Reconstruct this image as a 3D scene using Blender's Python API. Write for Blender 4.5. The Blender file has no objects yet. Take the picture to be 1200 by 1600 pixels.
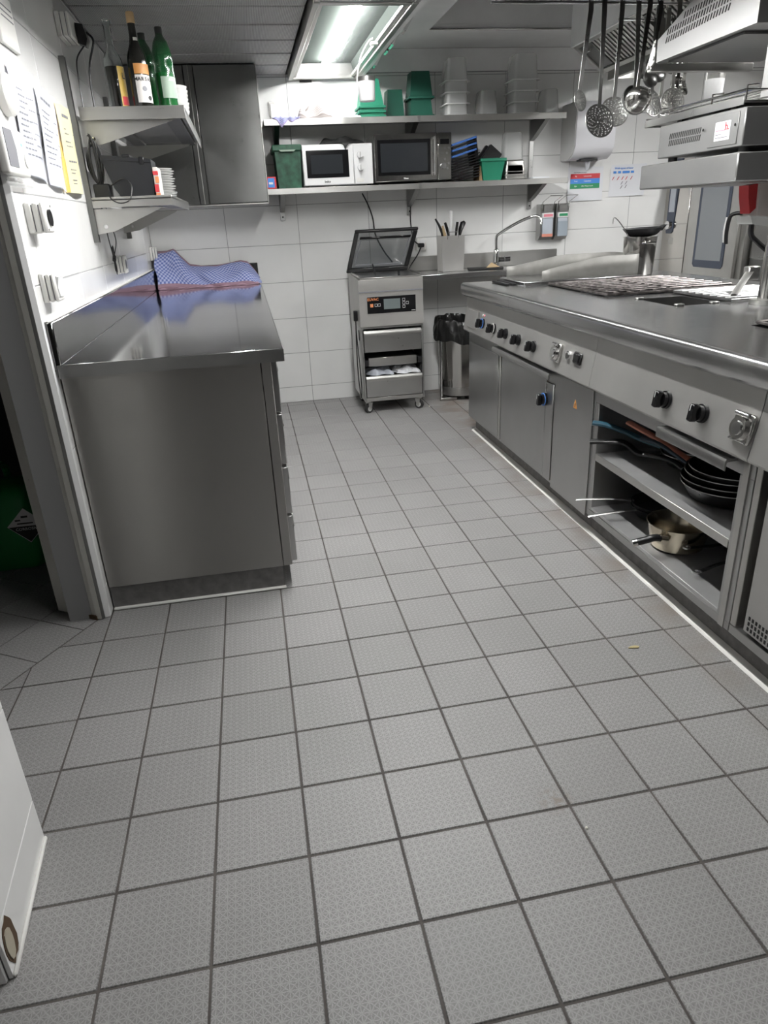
import bpy, bmesh, math, random
from mathutils import Vector, Matrix
random.seed(7)
PI = math.pi
SC = bpy.context.scene
COL = SC.collection

# ------------------------------------------------------------------ camera, world, exposure
cam_data = bpy.data.cameras.new('camera')
cam = bpy.data.objects.new('camera', cam_data)
COL.objects.link(cam)
SC.camera = cam
cam_data.sensor_fit = 'VERTICAL'
cam_data.sensor_height = 36.0
cam_data.sensor_width = 27.0
cam_data.lens = 1071.27 * 36.0 / 1600.0
cam_data.clip_start = 0.02
def camera_matrix():
    y, p, r = math.radians(9.812), math.radians(23.154), math.radians(-2.735)
    f = Vector((math.sin(y)*math.cos(p), math.cos(y)*math.cos(p), -math.sin(p)))
    rt = Vector((math.cos(y), -math.sin(y), 0)); up = rt.cross(f)
    r2 = rt*math.cos(r) + up*math.sin(r); u2 = up*math.cos(r) - rt*math.sin(r)
    m = Matrix((r2, u2, -f)).transposed().to_4x4()
    m.translation = Vector((-0.5978, -0.9037, 1.2761))
    return m
cam.matrix_world = camera_matrix()

world = bpy.data.worlds.new('world')
SC.world = world
world.use_nodes = True
world.node_tree.nodes['Background'].inputs[0].default_value = (0.9, 0.95, 1.0, 1)
world.node_tree.nodes['Background'].inputs[1].default_value = 0.05
SC.view_settings.view_transform = 'Standard'
SC.view_settings.look = 'None'
SC.view_settings.exposure = 0.14
SC.view_settings.gamma = 1.0
SC.view_settings.use_curve_mapping = False
TUBE_POWER = 125.0          # emission strength of a full fluorescent tube; each fitting has its own share
TUBE_SHARE = dict(wall=0.50, aisle=1.78, entrance=0.50, filter=0.14, oven=1.25)

# ------------------------------------------------------------------ materials
MATS = {}
def principled(name):
    m = bpy.data.materials.new(name); m.use_nodes = True
    MATS[name] = m
    return m, m.node_tree, m.node_tree.nodes['Principled BSDF']
def mat(name, col, rough=0.5, metal=0.0, alpha=1.0, emit=None, emit_s=0.0, coat=0.0, spec=0.5):
    m, nt, b = principled(name)
    b.inputs['Base Color'].default_value = (*col, 1)
    b.inputs['Roughness'].default_value = rough
    b.inputs['Metallic'].default_value = metal
    b.inputs['Alpha'].default_value = alpha
    b.inputs['Coat Weight'].default_value = coat
    b.inputs['Specular IOR Level'].default_value = spec
    if emit:
        b.inputs['Emission Color'].default_value = (*emit, 1)
        b.inputs['Emission Strength'].default_value = emit_s
    return m
def nd(nt, kind, **kw):
    n = nt.nodes.new(kind)
    for k, v in kw.items(): setattr(n, k, v)
    return n
def ramp(nt, stops):
    r = nd(nt, 'ShaderNodeValToRGB')
    el = r.color_ramp.elements
    while len(el) < len(stops): el.new(0.5)
    for e, (p, c) in zip(el, stops):
        e.position = p; e.color = (*c, 1) if len(c) == 3 else c
    return r
def wear(name, col, rough, metal, stretch=(1, 1, 1), scale=5.0, var=0.06, rvar=0.04, bump=0.0, fine=90.0, aniso=0.0, arot=0.0):
    """metal / plastic with smudged roughness, faint colour variation and brushed relief"""
    m, nt, b = principled(name)
    tc = nd(nt, 'ShaderNodeTexCoord')
    mp = nd(nt, 'ShaderNodeMapping'); mp.inputs['Scale'].default_value = stretch
    nt.links.new(tc.outputs['Object'], mp.inputs['Vector'])
    n1 = nd(nt, 'ShaderNodeTexNoise'); n1.inputs['Scale'].default_value = scale; n1.inputs['Detail'].default_value = 6
    n2 = nd(nt, 'ShaderNodeTexNoise'); n2.inputs['Scale'].default_value = fine; n2.inputs['Detail'].default_value = 3
    nt.links.new(tc.outputs['Object'], n1.inputs['Vector'])
    nt.links.new(mp.outputs['Vector'], n2.inputs['Vector'])
    lo = tuple(c*(1-var) for c in col); hi = tuple(min(1, c*(1+var)) for c in col)
    r1 = ramp(nt, [(0.3, lo), (0.7, hi)])
    nt.links.new(n1.outputs['Fac'], r1.inputs['Fac'])
    nt.links.new(r1.outputs['Color'], b.inputs['Base Color'])
    mr = nd(nt, 'ShaderNodeMapRange')
    mr.inputs['From Min'].default_value = 0.3; mr.inputs['From Max'].default_value = 0.7
    mr.inputs['To Min'].default_value = max(0.02, rough-rvar); mr.inputs['To Max'].default_value = rough+rvar
    mx = nd(nt, 'ShaderNodeMix'); mx.inputs['Factor'].default_value = 0.4
    nt.links.new(n1.outputs['Fac'], mx.inputs[2]); nt.links.new(n2.outputs['Fac'], mx.inputs[3])
    nt.links.new(mx.outputs[0], mr.inputs['Value'])
    nt.links.new(mr.outputs['Result'], b.inputs['Roughness'])
    b.inputs['Metallic'].default_value = metal
    if aniso:
        b.inputs['Anisotropic'].default_value = aniso
        b.inputs['Anisotropic Rotation'].default_value = arot
        tg = nd(nt, 'ShaderNodeTangent'); tg.direction_type = 'RADIAL'; tg.axis = 'Z'
        nt.links.new(tg.outputs[0], b.inputs['Tangent'])
    if bump:
        bp = nd(nt, 'ShaderNodeBump'); bp.inputs['Strength'].default_value = bump; bp.inputs['Distance'].default_value = 0.001
        nt.links.new(n2.outputs['Fac'], bp.inputs['Height'])
        nt.links.new(bp.outputs['Normal'], b.inputs['Normal'])
    return m
wear('steel', (0.50, 0.50, 0.49), 0.30, 1.0, (1, 12, 1), bump=0.05)
wear('steel_panel', (0.52, 0.51, 0.49), 0.44, 1.0, (40, 40, 1), scale=3, var=0.03, rvar=0.02, aniso=1.0, arot=0.25)
wear('steel_front', (0.47, 0.47, 0.465), 0.33, 1.0, (1, 1, 30), bump=0.04, aniso=0.5)
wear('steel_light', (0.54, 0.535, 0.515), 0.36, 1.0, (1, 12, 1), var=0.08, bump=0.05)
wear('steel_top', (0.50, 0.50, 0.50), 0.09, 1.0, (14, 1, 1), rvar=0.03, var=0.03)
wear('steel_worktop', (0.52, 0.52, 0.52), 0.24, 1.0, (14, 1, 1), rvar=0.03)
wear('steel_dark', (0.23, 0.23, 0.225), 0.38, 1.0, (1, 12, 1), bump=0.05)
wear('steel_hood', (0.85, 0.85, 0.85), 0.45, 0.12, (1, 6, 1), var=0.05)
wear('chrome', (0.78, 0.78, 0.78), 0.09, 1.0, rvar=0.04)
wear('polished_steel', (0.62, 0.61, 0.59), 0.16, 1.0, rvar=0.06)
wear('plinth_stone', (0.16, 0.155, 0.15), 0.55, 0.0, scale=30, var=0.25)
wear('steel_cabinet', (0.27, 0.27, 0.265), 0.30, 1.0, (40, 40, 1), var=0.12, bump=0.03, aniso=0.6, arot=0.25)
wear('mirror_panel', (0.62, 0.60, 0.57), 0.10, 1.0, (20, 20, 1), rvar=0.05)
wear('sealer_grey', (0.50, 0.49, 0.47), 0.42, 0.6, (12, 1, 1), var=0.06)
mat('blue_folder', (0.06, 0.16, 0.48), 0.4)
mat('smoked_plastic', (0.05, 0.06, 0.07), 0.1, alpha=0.62)
mat('bin_liner', (0.012, 0.012, 0.012), 0.22)
mat('towel_white', (0.74, 0.74, 0.77), 0.3)
mat('cup_white', (0.86, 0.86, 0.86), 0.4)  # plain white of the hanging cups
wear('steel_fascia', (0.47, 0.465, 0.45), 0.46, 0.75, (1, 1, 20), var=0.05)
wear('steel_shelf', (0.50, 0.50, 0.50), 0.32, 0.6, (1, 10, 1), var=0.15)
wear('guard_steel', (0.25, 0.245, 0.23), 0.5, 0.35, scale=20, var=0.10)
wear('steel_grill', (0.34, 0.34, 0.335), 0.42, 0.8, (1, 1, 12), var=0.05)
wear('holder_steel', (0.62, 0.61, 0.59), 0.34, 0.75, (1, 1, 10), var=0.08)
mat('navy_handle', (0.02, 0.035, 0.055), 0.3)
mat('white_plastic', (0.78, 0.77, 0.74), 0.35)
mat('bright_plastic', (0.82, 0.82, 0.82), 0.25)
mat('black_plastic', (0.012, 0.012, 0.013), 0.32)
mat('black_gloss', (0.008, 0.008, 0.009), 0.12)
mat('matte_black', (0.012, 0.012, 0.012), 0.7)
mat('charcoal_plastic', (0.011, 0.012, 0.015), 0.5)
mat('rubber', (0.03, 0.03, 0.03), 0.7)
mat('blue_ring', (0.08, 0.22, 0.6), 0.4)
wear('green_plastic', (0.02, 0.22, 0.13), 0.42, 0.0, var=0.1)
wear('old_green', (0.022, 0.085, 0.05), 0.5, 0.0, scale=25, var=0.45)
wear('dark_green', (0.012, 0.09, 0.06), 0.45, 0.0, var=0.15)
mat('glass_dark', (0.03, 0.033, 0.037), 0.08)
mat('screen_grey', (0.16, 0.19, 0.19), 0.25)
mat('orange_print', (0.75, 0.28, 0.12), 0.5)
mat('white_print', (0.75, 0.75, 0.75), 0.6)
mat('black_print', (0.02, 0.02, 0.02), 0.6)
mat('grey_print', (0.2, 0.2, 0.22), 0.6)
mat('red_print', (0.6, 0.05, 0.06), 0.5)
mat('blue_print', (0.06, 0.25, 0.68), 0.5)
mat('green_print', (0.03, 0.28, 0.12), 0.5)
mat('pink_print', (0.75, 0.25, 0.3), 0.5)
mat('paper', (0.60, 0.61, 0.67), 0.4)
mat('paper_white', (0.70, 0.71, 0.74), 0.45)
mat('yellow_paper', (0.66, 0.62, 0.38), 0.5)
mat('ceramic', (0.60, 0.60, 0.59), 0.15)
mat('porcelain_grey', (0.62, 0.62, 0.61), 0.2)
mat('clear_plastic', (0.80, 0.81, 0.80), 0.2, alpha=0.38)
mat('cloudy_rim', (0.82, 0.83, 0.82), 0.3, alpha=0.7)
mat('plastic_film', (0.72, 0.76, 0.85), 0.12, alpha=0.16)
mat('bag_film', (0.72, 0.76, 0.85), 0.15, alpha=0.6)
mat('clear_glass', (0.55, 0.58, 0.57), 0.05, alpha=0.24)
mat('pet_green', (0.012, 0.10, 0.03), 0.12, alpha=0.72)
mat('pet_green_bright', (0.03, 0.26, 0.04), 0.1, alpha=0.85)
mat('wine_glass_dark', (0.012, 0.012, 0.01), 0.08)
mat('liquor', (0.012, 0.008, 0.005), 0.1)
mat('cork_cap', (0.55, 0.38, 0.2), 0.6)
mat('label_white', (0.62, 0.6, 0.58), 0.5)
mat('label_orange', (0.55, 0.25, 0.07), 0.5)
mat('label_yellow', (0.6, 0.4, 0.08), 0.5)
mat('soft_label', (0.26, 0.34, 0.27), 0.5)
mat('wood', (0.45, 0.33, 0.19), 0.55)
mat('cardboard', (0.36, 0.24, 0.13), 0.8)
mat('copper_handle', (0.48, 0.2, 0.14), 0.32, 0.3)
mat('teal_handle', (0.02, 0.065, 0.095), 0.3)
wear('pan_black', (0.02, 0.02, 0.021), 0.35, 0.3, rvar=0.1)
wear('pan_dark', (0.035, 0.035, 0.037), 0.4, 0.5, rvar=0.1)
wear('iron_black', (0.03, 0.03, 0.032), 0.5, 0.6, rvar=0.1)
wear('grate_iron', (0.22, 0.20, 0.195), 0.38, 0.9, scale=30, var=0.5, rvar=0.1)
wear('grate_bright', (0.42, 0.42, 0.42), 0.35, 1.0, scale=40, var=0.2)
wear('brass_steel', (0.55, 0.49, 0.39), 0.2, 1.0)
mat('red_plastic', (0.35, 0.015, 0.02), 0.35)
mat('pinkish_grey', (0.42, 0.38, 0.36), 0.5)
mat('hole_brown', (0.09, 0.055, 0.03), 0.95)
mat('plaster', (0.42, 0.38, 0.3), 0.95)

for _k, _s in TUBE_SHARE.items(): mat('tube_light_'+_k, (1, 1, 1), 0.5, emit=(1.0, 0.99, 0.98), emit_s=TUBE_POWER*_s)
mat('green_led', (0.1, 0.8, 0.5), 0.4, emit=(0.2, 1.0, 0.7), emit_s=2.0)
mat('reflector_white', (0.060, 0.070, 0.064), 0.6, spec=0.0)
mat('rear_white', (0.7, 0.7, 0.69), 0.5)
mat('dark_block', (0.02, 0.02, 0.021), 0.5)  # near-black of the unseen block added for the end panel's dark reflection
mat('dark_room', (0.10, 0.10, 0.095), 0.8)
mat('corridor_wall', (0.16, 0.155, 0.15), 0.7)
mat('silicone', (0.78, 0.77, 0.74), 0.4)
mat('grout_wall', (0.30, 0.30, 0.30), 0.85)
mat('canister_green', (0.012, 0.24, 0.06), 0.4)
mat('oven_blue', (0.06, 0.075, 0.11), 0.25)
mat('oven_glass', (0.30, 0.32, 0.34), 0.05, metal=0.35)
mat('display_pale', (0.5, 0.54, 0.6), 0.2)
mat('pink_soap', (0.75, 0.3, 0.22), 0.3)
mat('grey_liquid', (0.35, 0.4, 0.45), 0.2)
mat('brown_smudge', (0.2, 0.1, 0.06), 0.7)
mat('crumb', (0.8, 0.78, 0.7), 0.6)
mat('cream_leaf', (0.5, 0.42, 0.22), 0.7)

def glass_material():
    m, nt, b = principled('bottle_glass')
    b.inputs['Base Color'].default_value = (0.93, 0.96, 0.95, 1); b.inputs['Roughness'].default_value = 0.02
    b.inputs['Transmission Weight'].default_value = 1.0; b.inputs['IOR'].default_value = 1.47
glass_material()
def diffuser_material():
    m, nt, b = principled('diffuser')
    nt.nodes.remove(b)
    out = nt.nodes['Material Output']
    tr = nd(nt, 'ShaderNodeBsdfTransparent'); tr.inputs[0].default_value = (0.97, 0.97, 0.97, 1)
    di = nd(nt, 'ShaderNodeBsdfTranslucent'); di.inputs[0].default_value = (0.85, 0.92, 0.9, 1)
    gl = nd(nt, 'ShaderNodeBsdfGlossy'); gl.inputs['Roughness'].default_value = 0.25
    m1 = nd(nt, 'ShaderNodeMixShader'); m1.inputs[0].default_value = 0.10
    m2 = nd(nt, 'ShaderNodeMixShader'); m2.inputs[0].default_value = 0.015
    nt.links.new(di.outputs[0], m1.inputs[1]); nt.links.new(gl.outputs[0], m1.inputs[2])
    nt.links.new(tr.outputs[0], m2.inputs[1]); nt.links.new(m1.outputs[0], m2.inputs[2])
    nt.links.new(m2.outputs[0], out.inputs['Surface'])
diffuser_material()

def floor_tile_material(name, base):
    m, nt, b = principled(name)
    tc = nd(nt, 'ShaderNodeTexCoord'); geo = nd(nt, 'ShaderNodeNewGeometry'); oi = nd(nt, 'ShaderNodeObjectInfo')
    fine = nd(nt, 'ShaderNodeTexNoise'); fine.inputs['Scale'].default_value = 420; fine.inputs['Detail'].default_value = 3; fine.inputs['Roughness'].default_value = 0.75
    mid = nd(nt, 'ShaderNodeTexNoise'); mid.inputs['Scale'].default_value = 110; mid.inputs['Detail'].default_value = 2
    for n in (fine, mid): nt.links.new(tc.outputs['Object'], n.inputs['Vector'])
    def mth(op, a, b=None):
        n = nd(nt, 'ShaderNodeMath', operation=op)
        for k, q in enumerate((a, b)):
            if q is None: continue
            if isinstance(q, (int, float)): n.inputs[k].default_value = q
            else: nt.links.new(q, n.inputs[k])
        return n.outputs[0]
    so = nd(nt, 'ShaderNodeSeparateXYZ'); nt.links.new(tc.outputs['Object'], so.inputs[0])
    wob = mth('MULTIPLY', mth('SUBTRACT', mid.outputs['Fac'], 0.5), 0.25)
    fx = mth('SUBTRACT', mth('FRACT', mth('ADD', mth('MULTIPLY', so.outputs['X'], 61.0), mth('ADD', wob, 20.0))), 0.5)
    fy = mth('SUBTRACT', mth('FRACT', mth('ADD', mth('MULTIPLY', so.outputs['Y'], 61.0), mth('ADD', wob, 20.0))), 0.5)
    d1 = mth('MINIMUM', mth('ABSOLUTE', fx), mth('ABSOLUTE', fy))
    d2 = mth('MINIMUM', mth('MULTIPLY', mth('ABSOLUTE', mth('SUBTRACT', fx, fy)), 0.7), mth('MULTIPLY', mth('ABSOLUTE', mth('ADD', fx, fy)), 0.7))
    dd = mth('MINIMUM', d1, d2)
    star = nd(nt, 'ShaderNodeMapRange'); star.inputs['From Min'].default_value = 0.11; star.inputs['From Max'].default_value = 0.02
    nt.links.new(dd, star.inputs['Value'])
    big = nd(nt, 'ShaderNodeTexNoise'); big.inputs['Scale'].default_value = 2.2; big.inputs['Detail'].default_value = 5
    nt.links.new(geo.outputs['Position'], big.inputs['Vector'])
    # height of the embossed non-slip star pattern
    height = mth('ADD', mth('MULTIPLY', star.outputs[0], 0.27), mth('ADD', mth('MULTIPLY', fine.outputs['Fac'], 0.75), mth('MULTIPLY', mid.outputs['Fac'], 0.25)))
    lo = tuple(c*0.70 for c in base); hi = tuple(c*1.40 for c in base)
    r = ramp(nt, [(0.36, lo), (0.57, base), (0.86, hi)])
    nt.links.new(height, r.inputs['Fac'])
    mr = nd(nt, 'ShaderNodeMapRange'); mr.inputs['To Min'].default_value = 0.86; mr.inputs['To Max'].default_value = 1.14
    nt.links.new(big.outputs['Fac'], mr.inputs['Value'])
    mr2 = nd(nt, 'ShaderNodeMapRange'); mr2.inputs['To Min'].default_value = 0.95; mr2.inputs['To Max'].default_value = 1.05
    nt.links.new(oi.outputs['Random'], mr2.inputs['Value'])
    mm = nd(nt, 'ShaderNodeMath', operation='MULTIPLY'); nt.links.new(mr.outputs[0], mm.inputs[0]); nt.links.new(mr2.outputs[0], mm.inputs[1])
    mix = nd(nt, 'ShaderNodeVectorMath', operation='SCALE')
    nt.links.new(r.outputs['Color'], mix.inputs[0]); nt.links.new(mm.outputs[0], mix.inputs['Scale'])
    sx = nd(nt, 'ShaderNodeSeparateXYZ'); nt.links.new(geo.outputs['Position'], sx.inputs[0])
    st = nd(nt, 'ShaderNodeMapRange'); st.inputs['From Min'].default_value = 0.56; st.inputs['From Max'].default_value = 0.74; st.inputs['To Max'].default_value = 0.9
    nt.links.new(sx.outputs['X'], st.inputs['Value'])
    sn = nd(nt, 'ShaderNodeTexNoise'); sn.inputs['Scale'].default_value = 6; sn.inputs['Detail'].default_value = 8; nt.links.new(geo.outputs['Position'], sn.inputs['Vector'])
    sr = ramp(nt, [(0.38, (0, 0, 0)), (0.62, (1, 1, 1))]); nt.links.new(sn.outputs['Fac'], sr.inputs['Fac'])
    sm = nd(nt, 'ShaderNodeMath', operation='MULTIPLY'); nt.links.new(st.outputs[0], sm.inputs[0]); nt.links.new(sr.outputs['Color'], sm.inputs[1])
    dist = nd(nt, 'ShaderNodeVectorMath', operation='DISTANCE'); dist.inputs[1].default_value = (-0.025, 0.225, 0)
    nt.links.new(geo.outputs['Position'], dist.inputs[0])
    spot = nd(nt, 'ShaderNodeMapRange'); spot.inputs['From Min'].default_value = 0.055; spot.inputs['From Max'].default_value = 0.01; spot.inputs['To Max'].default_value = 0.8
    nt.links.new(dist.outputs['Value'], spot.inputs['Value'])
    sn2 = nd(nt, 'ShaderNodeTexNoise'); sn2.inputs['Scale'].default_value = 60; sn2.inputs['Detail'].default_value = 6; nt.links.new(geo.outputs['Position'], sn2.inputs['Vector'])
    sr2 = ramp(nt, [(0.42, (0, 0, 0)), (0.62, (1, 1, 1))]); nt.links.new(sn2.outputs['Fac'], sr2.inputs['Fac'])
    sm_all = mth('MAXIMUM', sm.outputs[0], mth('MULTIPLY', spot.outputs[0], sr2.outputs['Color']))
    grime = nd(nt, 'ShaderNodeMix', data_type='RGBA'); grime.inputs[7].default_value = (0.20, 0.165, 0.14, 1)
    nt.links.new(sm_all, grime.inputs[0]); nt.links.new(mix.outputs[0], grime.inputs[6])
    nt.links.new(grime.outputs[2], b.inputs['Base Color'])
    b.inputs['Roughness'].default_value = 0.42
    b.inputs['Specular IOR Level'].default_value = 0.5
    bp = nd(nt, 'ShaderNodeBump'); bp.inputs['Strength'].default_value = 0.5; bp.inputs['Distance'].default_value = 0.0012
    nt.links.new(height, bp.inputs['Height']); nt.links.new(bp.outputs['Normal'], b.inputs['Normal'])
    return m
floor_tile_material('floor_tile', (0.255, 0.250, 0.247))

def grout_material():
    m, nt, b = principled('grout_floor')
    geo = nd(nt, 'ShaderNodeNewGeometry')
    n = nd(nt, 'ShaderNodeTexNoise'); n.inputs['Scale'].default_value = 9; n.inputs['Detail'].default_value = 6
    nt.links.new(geo.outputs['Position'], n.inputs['Vector'])
    r = ramp(nt, [(0.3, (0.060, 0.054, 0.050)), (0.75, (0.13, 0.116, 0.106))])
    nt.links.new(n.outputs['Fac'], r.inputs['Fac']); nt.links.new(r.outputs['Color'], b.inputs['Base Color'])
    b.inputs['Roughness'].default_value = 0.8
grout_material()

def wall_tile_material():
    m, nt, b = principled('wall_tile')
    geo = nd(nt, 'ShaderNodeNewGeometry'); oi = nd(nt, 'ShaderNodeObjectInfo')
    n = nd(nt, 'ShaderNodeTexNoise'); n.inputs['Scale'].default_value = 3; n.inputs['Detail'].default_value = 5
    nt.links.new(geo.outputs['Position'], n.inputs['Vector'])
    r = ramp(nt, [(0.25, (0.74, 0.74, 0.73)), (0.75, (0.82, 0.82, 0.81))])
    nt.links.new(n.outputs['Fac'], r.inputs['Fac']); nt.links.new(r.outputs['Color'], b.inputs['Base Color'])
    b.inputs['Roughness'].default_value = 0.14
    n2 = nd(nt, 'ShaderNodeTexNoise'); n2.inputs['Scale'].default_value = 25
    nt.links.new(geo.outputs['Position'], n2.inputs['Vector'])
    bp = nd(nt, 'ShaderNodeBump'); bp.inputs['Strength'].default_value = 0.06; bp.inputs['Distance'].default_value = 0.002
    nt.links.new(n2.outputs['Fac'], bp.inputs['Height']); nt.links.new(bp.outputs['Normal'], b.inputs['Normal'])
wall_tile_material()

def ribbed_ceiling_material():
    m, nt, b = principled('ribbed_ceiling')
    geo = nd(nt, 'ShaderNodeNewGeometry')
    w = nd(nt, 'ShaderNodeTexWave', wave_type='BANDS', bands_direction='X', wave_profile='SIN'); w.inputs['Scale'].default_value = 42; w.inputs['Distortion'].default_value = 0
    nt.links.new(geo.outputs['Position'], w.inputs['Vector'])
    r = ramp(nt, [(0.2, (0.30, 0.30, 0.30)), (0.6, (0.46, 0.46, 0.46))])
    nt.links.new(w.outputs['Fac'], r.inputs['Fac']); nt.links.new(r.outputs['Color'], b.inputs['Base Color'])
    b.inputs['Metallic'].default_value = 0.35; b.inputs['Roughness'].default_value = 0.45
    bp = nd(nt, 'ShaderNodeBump'); bp.inputs['Strength'].default_value = 0.5; bp.inputs['Distance'].default_value = 0.003
    nt.links.new(w.outputs['Fac'], bp.inputs['Height']); nt.links.new(bp.outputs['Normal'], b.inputs['Normal'])
ribbed_ceiling_material()

def cloth_material(name, c1, c2, edge, scale, border=0.12, vs=0.8):
    """small woven check with plain stripes along the two long hems (UV space)"""
    m, nt, b = principled(name)
    tc = nd(nt, 'ShaderNodeTexCoord')
    ch = nd(nt, 'ShaderNodeTexChecker'); ch.inputs['Scale'].default_value = scale
    ch.inputs['Color1'].default_value = (*c1, 1); ch.inputs['Color2'].default_value = (*c2, 1)
    mpc = nd(nt, 'ShaderNodeMapping'); mpc.inputs['Scale'].default_value = (1, vs, 1)
    nt.links.new(tc.outputs['UV'], mpc.inputs['Vector']); nt.links.new(mpc.outputs['Vector'], ch.inputs['Vector'])
    sep = nd(nt, 'ShaderNodeSeparateXYZ'); nt.links.new(tc.outputs['UV'], sep.inputs[0])
    a = nd(nt, 'ShaderNodeMath', operation='SUBTRACT'); a.inputs[1].default_value = 0.5; nt.links.new(sep.outputs['Y'], a.inputs[0])
    ab = nd(nt, 'ShaderNodeMath', operation='ABSOLUTE'); nt.links.new(a.outputs[0], ab.inputs[0])
    gt = nd(nt, 'ShaderNodeMath', operation='GREATER_THAN'); gt.inputs[1].default_value = 0.5-border; nt.links.new(ab.outputs[0], gt.inputs[0])
    wv = nd(nt, 'ShaderNodeTexWave', bands_direction='Y'); wv.inputs['Scale'].default_value = 14
    nt.links.new(tc.outputs['UV'], wv.inputs['Vector'])
    er = ramp(nt, [(0.3, edge), (0.7, tuple(min(1, e*1.6) for e in edge))]); nt.links.new(wv.outputs['Fac'], er.inputs['Fac'])
    mx = nd(nt, 'ShaderNodeMix', data_type='RGBA')
    nt.links.new(gt.outputs[0], mx.inputs[0]); nt.links.new(ch.outputs['Color'], mx.inputs[6]); nt.links.new(er.outputs['Color'], mx.inputs[7])
    nt.links.new(mx.outputs[2], b.inputs['Base Color'])
    b.inputs['Roughness'].default_value = 0.9
    b.inputs['Specular IOR Level'].default_value = 0.15
cloth_material('check_cloth', (0.15, 0.19, 0.44), (0.44, 0.48, 0.70), (0.26, 0.17, 0.21), 54, 0.10, 0.38)
cloth_material('lilac_cloth', (0.28, 0.30, 0.6), (0.55, 0.57, 0.78), (0.35, 0.3, 0.5), 30)
cloth_material('white_check', (0.5, 0.56, 0.75), (0.75, 0.76, 0.8), (0.6, 0.6, 0.65), 40)
cloth_material('grey_stripe', (0.48, 0.45, 0.43), (0.66, 0.64, 0.62), (0.34, 0.31, 0.3), 14, 0.35)
cloth_material('dark_cloth', (0.02, 0.02, 0.02), (0.09, 0.09, 0.09), (0.03, 0.03, 0.03), 60)

def chipped_paint_material():
    m, nt, b = principled('door_paint')
    geo = nd(nt, 'ShaderNodeNewGeometry')
    n = nd(nt, 'ShaderNodeTexNoise'); n.inputs['Scale'].default_value = 26; n.inputs['Detail'].default_value = 8; n.inputs['Roughness'].default_value = 0.75
    nt.links.new(geo.outputs['Position'], n.inputs['Vector'])
    r = ramp(nt, [(0.30, (0.07, 0.05, 0.035)), (0.325, (0.70, 0.69, 0.64)), (0.8, (0.76, 0.75, 0.70))])
    nt.links.new(n.outputs['Fac'], r.inputs['Fac']); nt.links.new(r.outputs['Color'], b.inputs['Base Color'])
    b.inputs['Roughness'].default_value = 0.4
chipped_paint_material()
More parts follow.
